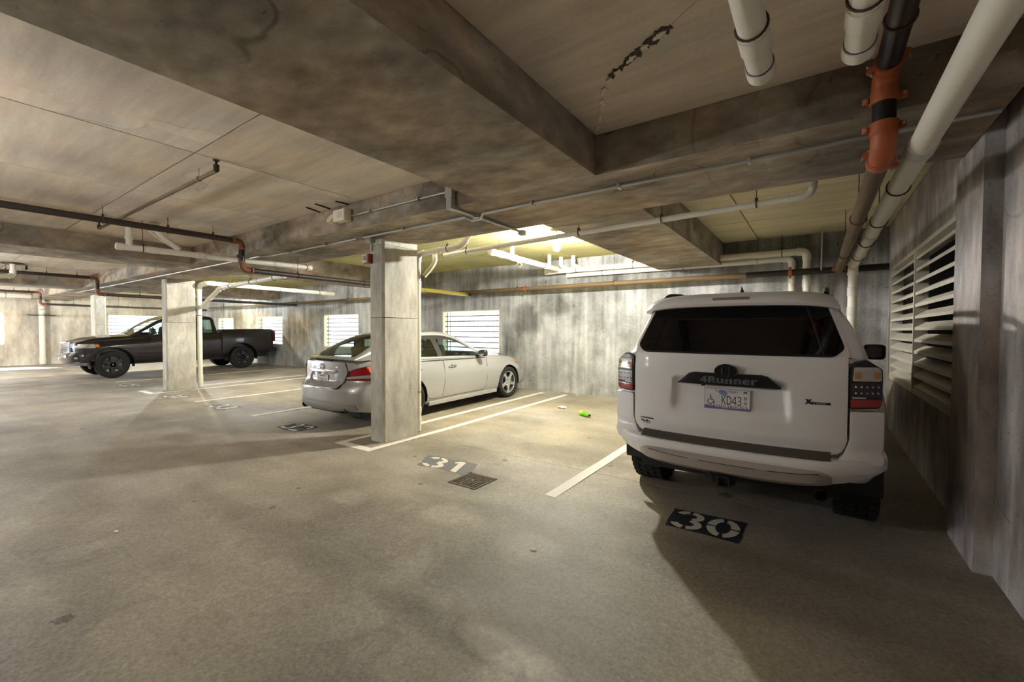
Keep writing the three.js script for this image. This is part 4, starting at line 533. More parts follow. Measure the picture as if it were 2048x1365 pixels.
// ---------------------------------------------------------------- silver sedan
const sedan = thing('sedan', 'silver four-door sedan parked nose-in behind the near column', 'car', [-6.31, flY(-4.82), -4.82]); sedan.rotation.x = 0.015;
{
  const paint = phys({ color: '#aaa9a5', roughness: 0.32, metalness: 0.3, clearcoat: 1, clearcoatRoughness: 0.05 }), trim = std({ color: '#2c2b29', roughness: 0.4 });
  const planR = (x) => -0.13 * (x / 0.9) ** 2 - 0.16 * Math.abs(x / 0.9) ** 5, planF = (x) => 0.2 * (x / 0.9) ** 2 + 0.22 * Math.abs(x / 0.9) ** 4;
  const profR = (y) => y > 0.62 ? -0.09 * smooth(0.62, 0.72, y) - (y > 0.72 ? (y - 0.72) * 0.06 : 0) : -0.06 * smooth(0.42, 0.26, y);
  const wp = (x, y, z) => { const b = smooth(0.45, 1.08, z), c = smooth(-3.05, -3.78, z); return [x, y, z + b * (planR(x) + profR(y)) + c * planF(x)]; };
  const zR = (x, y) => 1.08 + planR(x) + profR(y);
  const B = new Body([[1.08, 0.27, 1.0, 0.84, 0.74, 0.7, 0.015], [0.95, 0.24, 1.035, 0.885, 0.8, 0.76, 0.015], [0.7, 0.22, 1.045, 0.905, 0.82, 0.8, 0.02], [0.4, 0.21, 1.045, 0.915, 0.83, 0.84, 0.02], [0, 0.2, 1.02, 0.918, 0.83, 0.86, 0.02], [-0.8, 0.19, 0.985, 0.915, 0.85, 0.865, 0], [-1.6, 0.19, 0.965, 0.912, 0.85, 0.86, 0], [-2.2, 0.19, 0.955, 0.912, 0.84, 0.85, 0.01], [-2.5, 0.2, 0.935, 0.915, 0.83, 0.83, 0.03], [-2.78, 0.2, 0.905, 0.915, 0.82, 0.8, 0.045], [-3.2, 0.21, 0.84, 0.9, 0.8, 0.74, 0.05], [-3.55, 0.22, 0.74, 0.87, 0.78, 0.68, 0.04], [-3.78, 0.25, 0.62, 0.82, 0.72, 0.6, 0.02]], { warp: wp, ymf: 0.58, rs: 0.07 });
  mesh('body_shell', cutArches(B.geo(), [[0, 0.335, 0.375, 0.65], [-2.776, 0.335, 0.375, 0.65]]), paint, sedan);
  for (const z of [0, -2.776]) for (const s of [-1, 1]) mesh('wheel_well', liner(0.37, 0.26).translate(s * 0.77, 0.335, z), M.black, sedan);
  const zs = [...range(0.88, 0.16, 22), ...range(0.13, -0.70, 14), ...range(-0.74, -0.82, 2), ...range(-0.86, -2.3, 36)];
  const gh = glasshouse([[0.88, 1.035, 0.74, 1.05, 0.66, 0.01], [0.7, 1.035, 0.77, 1.12, 0.645, 0.01], [0.45, 1.035, 0.80, 1.23, 0.62, 0.015], [0.15, 1.02, 0.83, 1.35, 0.595, 0.02], [-0.2, 1.0, 0.85, 1.43, 0.585, 0.025], [-0.7, 0.975, 0.855, 1.455, 0.585, 0.025], [-1.05, 0.965, 0.855, 1.44, 0.59, 0.025], [-1.4, 0.955, 0.85, 1.36, 0.60, 0.025], [-1.8, 0.945, 0.84, 1.17, 0.65, 0.02], [-2.1, 0.94, 0.82, 1.02, 0.70, 0.015], [-2.3, 0.935, 0.80, 0.945, 0.72, 0.01]], 12, 8, zs,
    (z, p, t) => p === 'side' && t >= 0.86 && z < 0.3 && z > -2.0 ? 'window_frame' : p === 'side' && t > 0.07 ? (z < 0.28 && z > -0.72 && t < 0.86 ? 'rear_door_window' : z < -0.83 && z > -2.0 && t < 0.86 ? 'front_door_window' : z <= -0.72 && z >= -0.83 ? 'pillar_trim' : 'cabin_shell') : p === 'top' && z < -1.15 && t > 0.12 ? 'windscreen' : p === 'top' && z > 0.02 && z < 0.8 && t > 0.14 ? 'rear_window' : 'cabin_shell');
  for (const [nn, q] of Object.entries(gh)) { const n = nn.split('|')[0]; mesh(n, q, n === 'cabin_shell' ? paint : n === 'pillar_trim' || n === 'window_frame' ? trim : M.glass, sedan); }
  // interior above the belt
  for (const z of [-1.15, -0.1]) for (const x of [-0.38, 0.38]) { const st = mesh('seat_back', new RoundedBoxGeometry(0.5, 0.36, 0.13, 3, 0.05).rotateX(0.25).translate(x, 1.02, z + 0.08), M.cloth, sedan); mesh('head_rest', new RoundedBoxGeometry(0.25, 0.16, 0.09, 3, 0.04).translate(x, 1.25, z + 0.15), M.cloth, st); }
  mesh('dashboard', rbox(-0.72, 0.72, 0.95, 1.03, -2.0, -1.7, 0.03), M.cloth, sedan); mesh('steering_wheel', new THREE.TorusGeometry(0.18, 0.016, 8, 28).rotateX(-0.4).translate(-0.38, 1.06, -1.6), M.cloth, sedan); mesh('parcel_shelf', rbox(-0.68, 0.68, 1.03, 1.06, 0.1, 0.5, 0.01), M.cloth, sedan);
  // seams, handles, mirrors
  for (const s of [-1, 1]) {
    const P = (l, o = 0.001) => l.map(([z, y]) => B.at(s, z, y, o));
    seam(sedan, 'door_seam', P([[-0.80, 0.95], [-0.80, 0.75], [-0.79, 0.55], [-0.76, 0.4], [-0.75, 0.3]])); seam(sedan, 'door_seam', P([[0.26, 0.98], [0.22, 0.85], [0.25, 0.74], [0.1, 0.68], [-0.15, 0.6], [-0.33, 0.45], [-0.40, 0.32], [-0.5, 0.29], [-0.75, 0.285], [-1.3, 0.285], [-1.85, 0.285], [-1.98, 0.32], [-2.0, 0.5], [-2.02, 0.75], [-2.05, 0.93]]));
    seam(sedan, 'window_sill_trim', P([[0.28, 0.972], [-0.3, 0.957], [-0.9, 0.942], [-1.5, 0.926], [-2.0, 0.916]], 0.0), trim, 0.008);
    for (const z of [-0.14, -1.0]) { const c = B.at(s, z, 0.82, 0.02), h = mesh('door_handle', rbox(c.x - 0.014, c.x + 0.014, 0.808, 0.835, z - 0.1, z + 0.09, 0.012), M.chrome, sedan); mesh('handle_cup', new THREE.SphereGeometry(0.05, 16, 10).scale(0.35, 0.6, 1).translate(c.x - s * 0.022, 0.82, z), trim, h); }
    const mr = mesh('wing_mirror', new RoundedBoxGeometry(0.19, 0.13, 0.13, 4, 0.05).translate(s * 0.99, 1.02, -1.78), trim, sedan); mesh('mirror_glass', new THREE.CircleGeometry(0.06, 20).scale(1.25, 0.85, 1).translate(s * 0.99, 1.02, -1.712), M.chrome, mr); mesh('mirror_stalk', rbox(s * 0.88 - 0.05, s * 0.88 + 0.06, 0.945, 0.985, -1.82, -1.75, 0.012), trim, mr);
    { const lens = []; for (let i = 0; i < 6; i++) for (const y of [0.69, 0.75]) lens.push(B.at(s, -3.62 + i * 0.035, y, 0.006)); mesh('headlamp', merge([new THREE.TubeGeometry(new THREE.CatmullRomCurve3(range(0, 1, 6).map((t) => B.at(s, lerp(-3.72, -3.42, t), lerp(0.60, 0.72, t), -0.012))), 14, 0.035, 8)]), M.clearLens, sedan); }
    const side = B.at(s, -3.35, 0.78, 0.003); mesh('side_marker', new THREE.SphereGeometry(0.05, 14, 10).scale(0.25, 0.55, 1.3).translate(side.x, 0.74, side.z), M.amberLens, sedan);
    // tail lamp wraps from the boot lid to the flank
    const L = [], ys = range(0, 1, 8), xs = range(0, 1, 16); const pt = (u, v, o) => { const y = lerp(lerp(0.74, 0.735, u), lerp(0.80, 0.955, Math.sqrt(Math.min(1, u * 2.2))) - 0.06 * smooth(0.6, 1, u), v); if (u < 0.45) { const x = lerp(0.50, 0.83, u / 0.45); return V(s * x, y, zR(x, y) + o); } const z = lerp(zR(0.83, y), 0.52, (u - 0.45) / 0.55), x = Math.min(B.side(Math.min(z + 0.12, 1.05), y) + o, lerp(0.83 + o, 0.925, clamp((u - 0.45) * 6))); return V(s * x, y, z + (1 - (u - 0.45) / 0.55) * o); };
    const grid = (u0, u1, v0, v1, o) => { const q = new THREE.BufferGeometry(), p = [], ix = [], nu = 20, nv = 8; for (let i = 0; i <= nu; i++) for (let j = 0; j <= nv; j++) p.push(...pt(lerp(u0, u1, i / nu), lerp(v0, v1, j / nv), o).toArray()); for (let i = 0; i < nu; i++) for (let j = 0; j < nv; j++) { const a = i * (nv + 1) + j; ix.push(a, a + nv + 1, a + 1, a + 1, a + nv + 1, a + nv + 2); } q.setAttribute('position', new THREE.Float32BufferAttribute(p, 3)); q.setIndex(ix); q.computeVertexNormals(); return clean(q); };
    const dbl = (m) => { const c = m.clone(); c.side = THREE.DoubleSide; return c; };
    const tl = mesh('tail_lamp', grid(0.0, 1, 0, 1, 0.008), dbl(std({ color: '#3a0c0b', roughness: 0.3 })), sedan); mesh('red_lens', grid(0.14, 0.98, 0.42, 0.94, 0.013), dbl(M.redLens), tl); mesh('clear_lens', grid(0.06, 0.8, 0.16, 0.38, 0.013), dbl(M.clearLens), tl); mesh('red_lens', grid(0.1, 0.95, 0.03, 0.14, 0.013), dbl(M.redLens), tl);
  }
  // boot lid, spoiler, plate, lower valance
  const lid = mesh('boot_lid', plate(roundPoly([[-0.50, 1.01], [0.50, 1.01], [0.56, 0.86], [0.47, 0.62, 0.06], [-0.47, 0.62, 0.06], [-0.56, 0.86]], 0.02), 0.02, (x, y) => zR(x, y) + 0.02 - 0.035 * smooth(0.33, 0.29, Math.abs(x)) * smooth(0.635, 0.66, y) * smooth(0.835, 0.81, y), 0.035, 0.004), paint, sedan);
  mesh('panel_gap', plate(roundPoly([[-0.51, 1.01], [0.51, 1.01], [0.57, 0.86], [0.478, 0.608, 0.06], [-0.478, 0.608, 0.06], [-0.57, 0.86]], 0.02), 0.02, (x, y) => zR(x, y) + 0.004 - 0.05 * smooth(0.36, 0.28, Math.abs(x)), 0.04, 0), M.black, sedan);
  mesh('chrome_strip', plate(roundPoly([[-0.33, 0.845], [0.33, 0.845], [0.38, 0.885], [-0.38, 0.885]], 0.008), 0.02, (x, y) => zR(x, y) + 0.032, 0.05, 0.003), M.chrome, lid);
  mesh('emblem', merge([new THREE.TorusGeometry(0.045, 0.007, 8, 28), box(-0.055, 0.055, -0.01, 0.01, -0.006, 0.006)]).translate(0, 0.935, zR(0, 0.93) + 0.03), M.chrome, lid);
  mesh('trim_badge', box(0.33, 0.4, 0.925, 0.943, zR(0.36, 0.93) + 0.018, zR(0.36, 0.93) + 0.026), M.chrome, lid);
  const npT = canvasTex(256, 128, (c, w, h) => { c.fillStyle = '#cfc7c2'; c.fillRect(0, 0, w, h); c.strokeStyle = '#77706e'; c.lineWidth = 8; c.strokeRect(2, 2, w - 4, h - 4); c.fillStyle = '#7a3a44'; c.font = 'bold 22px serif'; c.textAlign = 'center'; c.fillRect(60, 14, 136, 14); c.fillStyle = '#4a4247'; c.font = 'bold 60px sans-serif'; for (let k = 0; k < 7; k++) { c.fillRect(28 + k * 30, 46, 8, 44); c.fillRect(28 + k * 30, 46 + (k * 17) % 30, 20, 8); } c.fillStyle = '#6b5560'; c.font = 'bold 18px serif'; c.fillRect(50, 102, 156, 12); });
  const np = mesh('number_plate', new THREE.BoxGeometry(0.305, 0.15, 0.008), [M.plastic, M.plastic, M.plastic, M.plastic, std({ map: npT, roughness: 0.5 }), M.plastic], sedan); np.position.set(0, 0.735, zR(0, 0.735) + 0.0);
  mesh('boot_spoiler', barX([[1.02, 0.74], [1.055, 0.80], [1.068, 0.90], [1.066, 0.985], [1.055, 0.995], [1.043, 0.97], [1.03, 0.9], [1.0, 0.8]], 0.72, 30, (x, y, z) => { const k = Math.abs(x / 0.72); return [x, y - 0.045 * k ** 5, z + planR(x) * 0.9 - 0.09 * k ** 6]; }), paint, sedan);
  mesh('spoiler_lamp', barX([[1.028, 0.9], [1.028, 0.965], [1.042, 0.98], [1.042, 0.9]], 0.2, 12, (x, y, z) => [x, y, z + planR(x) * 0.9 + 0.004]), std({ color: '#5c1512', roughness: 0.35 }), sedan);
  const va = mesh('rear_valance', barX([[0.27, 0.9], [0.27, 1.01], [0.30, 1.03], [0.36, 1.035], [0.40, 1.03], [0.40, 0.9]], 0.74, 30, (x, y, z) => [x, y + 0.03 * Math.abs(x / 0.74) ** 3, z + planR(x) + 0.03 + 0.01]), std({ color: '#8c877f', roughness: 0.5 }), sedan);
  for (const s of [-1, 1]) mesh('exhaust_tip', merge([new THREE.TorusGeometry(0.045, 0.008, 8, 24).scale(1.5, 0.9, 1), new THREE.CylinderGeometry(0.045, 0.045, 0.14, 20, 1, true).rotateX(Math.PI / 2).scale(1.5, 0.9, 1).translate(0, 0, -0.07)]).translate(s * 0.52, 0.285, 1.0), std({ color: '#3a3836', roughness: 0.3, metalness: 0.8, side: THREE.DoubleSide }), sedan);
  mesh('underbody', box(-0.66, 0.66, 0.17, 0.24, -3.3, 0.8), M.black, sedan);
  const tire = wheelGeo(0.333, 0.215, 0.236, false), wo = { tire, spokes: spokeGeo(5, 0.236, 0.215, 0.016, 0.02, 0.26), rim: 0.236, w: 0.215, mat: std({ color: '#c9c8c4', roughness: 0.3, metalness: 0.7 }), barrelMat: std({ color: '#4b4a48', roughness: 0.5, metalness: 0.5 }) };
  for (const z of [0, -2.776]) for (const s of [-1, 1]) addWheel(sedan, 'wheel', s * 0.80, 0.333, z, s, wo);
  for (const s of [-1, 1]) mesh('rocker_trim', rbox(s * 0.86 - 0.03, s * 0.86 + 0.03, 0.17, 0.25, -2.36, -0.42, 0.02), paint, sedan);
}
// ---------------------------------------------------------------- dark pickup, nose to the aisle
const truck = thing('pickup_truck', 'dark brown-black pickup truck with black wheels parked tail-in behind the second column', 'truck', [-18.62, flY(-7.45), -7.45]); truck.rotation.set(0.015, Math.PI, 0);
{
  const chrome = std({ color: '#8f8d8b', roughness: 0.22, metalness: 1 }); const paint = phys({ color: '#2b2526', roughness: 0.3, metalness: 0.4, clearcoat: 1, clearcoatRoughness: 0.05 }), trim = std({ color: '#151414', roughness: 0.5 });
  const planF = (x) => 0.16 * (x / 1.0) ** 2 + 0.14 * Math.abs(x / 1.0) ** 5;
  const wp = (x, y, z) => { const c = smooth(-3.9, -4.6, z), d = smooth(0.9, 1.22, z); return [x, y, z + c * planF(x) - d * 0.06 * Math.abs(x) ** 4]; };
  const B = new Body([[-0.70, 0.48, 1.36, 0.99, 0.9, 0.93, 0], [-1.5, 0.46, 1.35, 1.0, 0.92, 0.93, 0], [-2.3, 0.46, 1.33, 1.0, 0.92, 0.92, 0], [-2.75, 0.46, 1.31, 1.0, 0.92, 0.9, 0.02], [-3.2, 0.48, 1.29, 1.02, 0.92, 0.88, 0.05], [-3.67, 0.5, 1.26, 1.03, 0.9, 0.86, 0.06], [-4.2, 0.5, 1.2, 1.0, 0.88, 0.82, 0.05], [-4.55, 0.5, 1.1, 0.97, 0.86, 0.8, 0.03]], { warp: wp, ymf: 0.62, rs: 0.1 });
  mesh('cab_body', cutArches(B.geo(), [[-3.67, 0.41, 0.53, 0.78]]), paint, truck);
  const D = new Body([[1.20, 0.62, 1.44, 0.96, 0.9, 0.92, 0], [0.8, 0.56, 1.44, 1.0, 0.92, 0.94, 0], [0, 0.5, 1.43, 1.02, 0.92, 0.95, 0], [-0.66, 0.5, 1.41, 1.0, 0.92, 0.95, 0]], { warp: wp, ymf: 0.6, rs: 0.05, n: 36 });
  mesh('cargo_bed', cutArches(D.geo(), [[0, 0.41, 0.52, 0.78]]), paint, truck); mesh('bed_cover', rbox(-0.9, 0.9, 1.42, 1.46, -0.62, 1.12, 0.015), trim, truck); mesh('cab_gap', box(-0.93, 0.93, 0.52, 1.36, -0.71, -0.65), M.black, truck);
  for (const z of [0, -3.67]) for (const s of [-1, 1]) mesh('wheel_well', liner(0.515, 0.3).translate(s * 0.88, 0.41, z), M.black, truck);
  const zs = [...range(-0.72, -1.05, 10), ...range(-1.1, -1.72, 10), ...range(-1.76, -1.84, 2), ...range(-1.88, -3.25, 36)];
  const gh = glasshouse([[-0.72, 1.33, 0.9, 1.345, 0.74, 0], [-0.76, 1.33, 0.9, 1.55, 0.735, 0.0], [-0.82, 1.33, 0.905, 1.80, 0.73, 0.01], [-0.9, 1.33, 0.91, 1.90, 0.73, 0.02], [-1.2, 1.33, 0.92, 1.945, 0.735, 0.03], [-1.8, 1.32, 0.92, 1.95, 0.74, 0.03], [-2.2, 1.31, 0.915, 1.90, 0.745, 0.03], [-2.55, 1.30, 0.905, 1.72, 0.76, 0.02], [-2.95, 1.29, 0.88, 1.44, 0.79, 0.02], [-3.25, 1.27, 0.85, 1.285, 0.80, 0.01]], 12, 8, zs,
    (z, p, t) => p === 'side' && t > 0.04 && t < 0.9 ? (z < -0.95 && z > -1.74 ? 'rear_door_window' : z < -1.86 && z > -2.95 ? 'front_door_window' : z <= -1.74 && z >= -1.86 ? 'pillar_trim' : 'cab_roof') : p === 'top' && z < -2.25 && t > 0.1 ? 'windscreen' : p === 'top' && z > -0.83 && t > 0.15 ? 'rear_window' : 'cab_roof');
  for (const [nn, q] of Object.entries(gh)) { const n = nn.split('|')[0]; mesh(n, q, n === 'cab_roof' ? paint : n === 'pillar_trim' ? trim : M.glass, truck); }
  for (const z of [-1.2, -2.0]) for (const x of [-0.42, 0.42]) { const st = mesh('seat_back', new RoundedBoxGeometry(0.52, 0.3, 0.14, 3, 0.05).rotateX(0.2).translate(x, 1.42, z), M.cloth, truck); mesh('head_rest', new RoundedBoxGeometry(0.28, 0.18, 0.1, 3, 0.04).translate(x, 1.64, z + 0.05), M.cloth, st); }
  mesh('dashboard', rbox(-0.78, 0.78, 1.3, 1.38, -3.0, -2.6, 0.03), M.cloth, truck); mesh('steering_wheel', new THREE.TorusGeometry(0.19, 0.017, 8, 28).rotateX(-0.4).translate(-0.42, 1.42, -2.5), M.cloth, truck); mesh('roof_beacon', new THREE.SphereGeometry(0.05, 14, 8).scale(1, 0.5, 1.6).translate(0, 1.98, -1.0), trim, truck);
  for (const s of [-1, 1]) {
    const P = (l, o = 0.001) => l.map(([z, y]) => B.at(s, z, y, o));
    seam(truck, 'door_seam', P([[-1.80, 1.28], [-1.80, 1.0], [-1.80, 0.7], [-1.78, 0.56]])); seam(truck, 'door_seam', P([[-3.02, 1.25], [-3.0, 1.0], [-2.98, 0.75], [-2.9, 0.58], [-2.4, 0.555], [-1.78, 0.555], [-1.2, 0.555], [-0.95, 0.6], [-0.86, 0.8], [-0.85, 1.1], [-0.86, 1.3]])); seam(truck, 'window_sill_trim', P([[-0.95, 1.315], [-1.6, 1.3], [-2.2, 1.285], [-2.9, 1.265]], -0.005), trim, 0.012);
    seam(truck, 'body_crease', P([[-0.75, 0.72], [-1.5, 0.71], [-2.3, 0.71], [-3.05, 0.73]], 0.0), paint, 0.01);
    for (const z of [-1.05, -1.98]) { const c = B.at(s, z, 1.14, 0.02); mesh('door_handle', rbox(c.x - 0.018, c.x + 0.018, 1.125, 1.16, z - 0.11, z + 0.1, 0.014), trim, truck); }
    const mr = mesh('wing_mirror', new RoundedBoxGeometry(0.22, 0.2, 0.14, 4, 0.05).translate(s * 1.12, 1.42, -2.72), trim, truck); mesh('mirror_glass', new THREE.PlaneGeometry(0.17, 0.15).translate(s * 1.12, 1.42, -2.648), M.chrome, mr); mesh('mirror_stalk', rbox(s * 0.96 - 0.06, s * 0.96 + 0.08, 1.32, 1.37, -2.75, -2.69, 0.012), trim, mr);
    // wheel arch lips
    for (const [b, z] of [[B, -3.67], [D, 0]]) seam(truck, 'arch_lip', range(-0.16, Math.PI + 0.16, 20).map((a) => { const zz = z + Math.cos(a) * 0.53, y = 0.41 + Math.sin(a) * 0.53; return b.at(s, zz, Math.max(y, 0.5), 0.012); }), trim, 0.02);
    // headlamp wraps to the flank
    const fz = (x) => -4.55 + planF(x); const zf = (x, y) => -fz(x) + 0.012 - Math.max(0, y - 0.98) * 0.35; const mk = (l) => roundPoly(s > 0 ? l.map(([x, y]) => [x, y]) : l.map(([x, y]) => [-x, y]).reverse(), 0.012); const flip = (q) => { const p = q.attributes.position, ix = []; for (let i = 0; i < p.count; i++) p.setZ(i, -p.getZ(i)); q = clean(q); const n = q.attributes.normal; for (let i = 0; i < n.count; i++) n.setZ(i, -n.getZ(i)); for (let i = 0; i < p.count; i += 3) for (const k of ['position', 'normal']) { const a = q.attributes[k], t = [a.getX(i), a.getY(i), a.getZ(i)]; a.setXYZ(i, a.getX(i + 1), a.getY(i + 1), a.getZ(i + 1)); a.setXYZ(i + 1, ...t); } return q; };
    const hl = mesh('headlamp', flip(plate(mk([[0.62, 0.93], [0.95, 0.94], [0.98, 1.06], [0.62, 1.07]]), 0.05, zf, 0.04, 0.005)), M.clearLens, truck);
    const sideL = (z0, z1, y0, y1, m, n) => { const l = [], nz = 8; const q = new THREE.BufferGeometry(), p = [], ix = []; for (let i = 0; i <= nz; i++) for (const y of [y0, (y0 + y1) / 2, y1]) { const v = B.at(s, lerp(z0, z1, i / nz), y, 0.012); p.push(v.x, v.y, v.z); } for (let i = 0; i < nz; i++) for (let j = 0; j < 2; j++) { const a = i * 3 + j; ix.push(a, a + 3, a + 1, a + 1, a + 3, a + 4); } q.setAttribute('position', new THREE.Float32BufferAttribute(p, 3)); q.setIndex(ix); q.computeVertexNormals(); const mm = m.clone(); mm.side = THREE.DoubleSide; mesh(n, clean(q), mm, hl); };
    sideL(-4.5, -4.12, 0.94, 1.06, M.clearLens, 'side_lens'); sideL(-4.11, -3.97, 0.96, 1.05, M.amberLens, 'amber_lens');
    mesh('fog_lamp', rbox(s * 0.78 - 0.09, s * 0.78 + 0.09, 0.62, 0.68, fz(0.78) - 0.07, fz(0.78) + 0.05, 0.015), M.clearLens, truck);
    mesh('tail_lamp', rbox(s * 0.955 - 0.05, s * 0.955 + 0.045, 0.98, 1.38, 1.12, 1.215, 0.015), std({ color: '#4a0d0d', roughness: 0.3 }), truck);
  }
  // grille and bumpers
  const fz = (x) => -4.55 + planF(x);
  const grille = mesh('grille', barX([[0.84, -0.02], [0.84, 0.06], [1.1, 0.06], [1.1, 0.02]], 0.6, 20, (x, y, z) => [x, y, fz(x) + z + 0.0]), trim, truck); for (let i = 0; i < 6; i++) { const y = 0.865 + i * 0.04; mesh('grille_bar', barX([[y, -0.05], [y, 0], [y + 0.018, 0], [y + 0.018, -0.05]], 0.58, 16, (x, yy, z) => [x, yy, fz(x) + z]), chrome, grille); }
  for (const q of [barX([[1.09, -0.06], [1.09, 0.02], [1.12, 0.02], [1.12, -0.05]], 0.62, 16, (x, y, z) => [x, y, fz(x) + z]), barX([[0.82, -0.06], [0.82, 0.02], [0.85, 0.02], [0.85, -0.06]], 0.6, 16, (x, y, z) => [x, y, fz(x) + z])]) mesh('grille_surround', q, chrome, grille);
  const fb = mesh('front_bumper', barX([[0.46, 0.15], [0.5, -0.06], [0.6, -0.12], [0.72, -0.13], [0.8, -0.06], [0.8, 0.15]], 0.98, 36, (x, y, z) => { const k = Math.abs(x / 0.98); return [x, y + (y < 0.55 ? 0.08 * k ** 3 : 0), fz(x) + z + 0.16 * k ** 8]; }), paint, truck);
  mesh('chrome_bumper', barX([[0.66, 0], [0.665, -0.135], [0.74, -0.14], [0.8, -0.075], [0.8, 0]], 0.62, 24, (x, y, z) => [x, y, fz(x) + z - 0.004]), chrome, fb); mesh('lower_valance', barX([[0.40, 0.2], [0.42, -0.02], [0.5, -0.07], [0.52, 0.2]], 0.85, 20, (x, y, z) => [x, y, fz(x) + z + 0.03]), std({ color: '#77726c', roughness: 0.6 }), fb);
  mesh('rear_bumper', barX([[0.55, 1.05], [0.55, 1.30], [0.62, 1.33], [0.72, 1.32], [0.74, 1.2], [0.74, 1.05]], 0.98, 20, (x, y, z) => [x, y, z - 0.07 * Math.abs(x / 0.98) ** 4]), trim, truck);
  mesh('tow_hook', rbox(0.5, 0.55, 0.42, 0.56, 1.16, 1.22, 0.01), trim, truck); mesh('underbody', box(-0.75, 0.75, 0.38, 0.56, -4.2, 1.0), M.black, truck); mesh('rear_axle', cyl(V(-0.8, 0.4, 0), V(0.8, 0.4, 0), 0.06, 12), M.black, truck);
  const tire = wheelGeo(0.41, 0.27, 0.262, false), wo = { tire, spokes: spokeGeo(6, 0.262, 0.27, 0.05, 0.05, 0), rim: 0.262, w: 0.27, mat: std({ color: '#2c2b2b', roughness: 0.4, metalness: 0.5 }), barrelMat: std({ color: '#6f6c68', roughness: 0.4, metalness: 0.7 }), capMat: chrome };
  for (const z of [0, -3.67]) for (const s of [-1, 1]) addWheel(truck, 'wheel', s * 0.895, 0.41, z, s, wo);
}
// ---------------------------------------------------------------- floor paint
function paintStrip(pts, label, mat = M.paintWhite) { const s = new THREE.Shape(pts.map(([x, z]) => new THREE.Vector2(x, -z))); let q = tess(new THREE.ExtrudeGeometry(s, { depth: 0.0025, bevelEnabled: false }), 0.6, 4).rotateX(-Math.PI / 2); const p = q.attributes.position; for (let i = 0; i < p.count; i++) p.setY(i, p.getY(i) + flY(p.getZ(i)) + 0.0002); q.computeVertexNormals(); return mesh('parking_line', clean(q), mat, scene); }
const lineTex = tex(256, 512, (u, v) => { const n = fbm(u * 12, v * 30, 4), w = n > 0.66 ? -38 : 0; return [226 + w + (n - 0.5) * 24, 220 + w + (n - 0.5) * 24, 204 + w]; }); M.lineMat = std({ color: '#e4dfd1', roughness: 0.75 });
const rect = (x0, x1, z0, z1) => [[x0, z0], [x1, z0], [x1, z1], [x0, z1]];
const lineOf = (pts, label) => tag(paintStrip(pts, label, M.lineMat), label, 'painted line');
lineOf(rect(-1.995, -1.88, -3.36, -8.6), 'white stall line just left of the white sport utility vehicle');
lineOf([[-4.475, -3.3], [-4.475, -8.55], [-4.585, -8.55], [-4.585, -3.42], [-5.085, -3.42], [-5.085, -8.55], [-5.195, -8.55], [-5.195, -3.3]], 'white double stall line looped round the near column');
lineOf(rect(-8.02, -7.91, -3.5, -8.5), 'white stall line just left of the silver sedan');
lineOf(rect(-10.51, -10.4, -3.5, -8.5), 'single white stall line between the sedan and the second column');
lineOf([[-12.55, -3.3], [-12.55, -8.5], [-12.66, -8.5], [-12.66, -3.42], [-13.28, -3.42], [-13.28, -8.5], [-13.39, -8.5], [-13.39, -3.3]], 'white double stall line looped round the second column');
lineOf(rect(-16.2, -16.09, -3.5, -8.5), 'white stall line on the near side of the dark pickup');
// stencilled bay numbers: strokes cut by stencil bridges
const sector = (cx, cy, a, b, t, a0, a1, n = 14) => { const o = [], i = []; for (let k = 0; k <= n; k++) { const q = lerp(a0, a1, k / n) * Math.PI / 180; o.push([cx + a * Math.cos(q), cy + b * Math.sin(q)]); i.push([cx + (a - t) * Math.cos(q), cy + (b - t * 0.9) * Math.sin(q)]); } return [...o, ...i.reverse()]; };
const digit = { 0: () => [sector(0, 0, 0.108, 0.15, 0.058, 5, 80), sector(0, 0, 0.108, 0.15, 0.058, 100, 175), sector(0, 0, 0.108, 0.15, 0.058, 185, 260), sector(0, 0, 0.108, 0.15, 0.058, 280, 355)], 3: () => [sector(0, 0.07, 0.1, 0.082, 0.05, 100, 165), sector(0, 0.07, 0.1, 0.082, 0.05, -70, 82), sector(0, -0.066, 0.108, 0.088, 0.054, -82, 75), sector(0, -0.066, 0.108, 0.088, 0.054, -165, -100)], 1: () => [[[-0.03, -0.15], [0.025, -0.15], [0.025, 0.15], [-0.02, 0.15], [-0.075, 0.1], [-0.06, 0.07], [-0.03, 0.09]]], 2: () => [sector(0, 0.06, 0.1, 0.09, 0.045, -30, 165), [[0.06, 0.0], [0.1, 0.03], [-0.03, -0.105], [0.1, -0.105], [0.1, -0.15], [-0.1, -0.15], [-0.1, -0.12]]], 4: () => [[[0.02, -0.15], [0.07, -0.15], [0.07, 0.15], [0.02, 0.15]], [[-0.1, -0.06], [0.01, -0.06], [0.01, -0.02], [-0.06, -0.02], [0.01, 0.1], [0.01, 0.15]]], 5: () => [[[-0.09, 0.15], [0.09, 0.15], [0.09, 0.105], [-0.045, 0.105], [-0.045, 0.02], [-0.09, 0.02]], sector(-0.01, -0.05, 0.1, 0.1, 0.045, -150, 110)] };
M.panelDark = std({ color: '#1c202c', roughness: 0.75 }); M.panelGrey = std({ color: '#6e6d6e', roughness: 0.8 }); M.stencil = std({ color: '#d6d0c4', roughness: 0.7 });
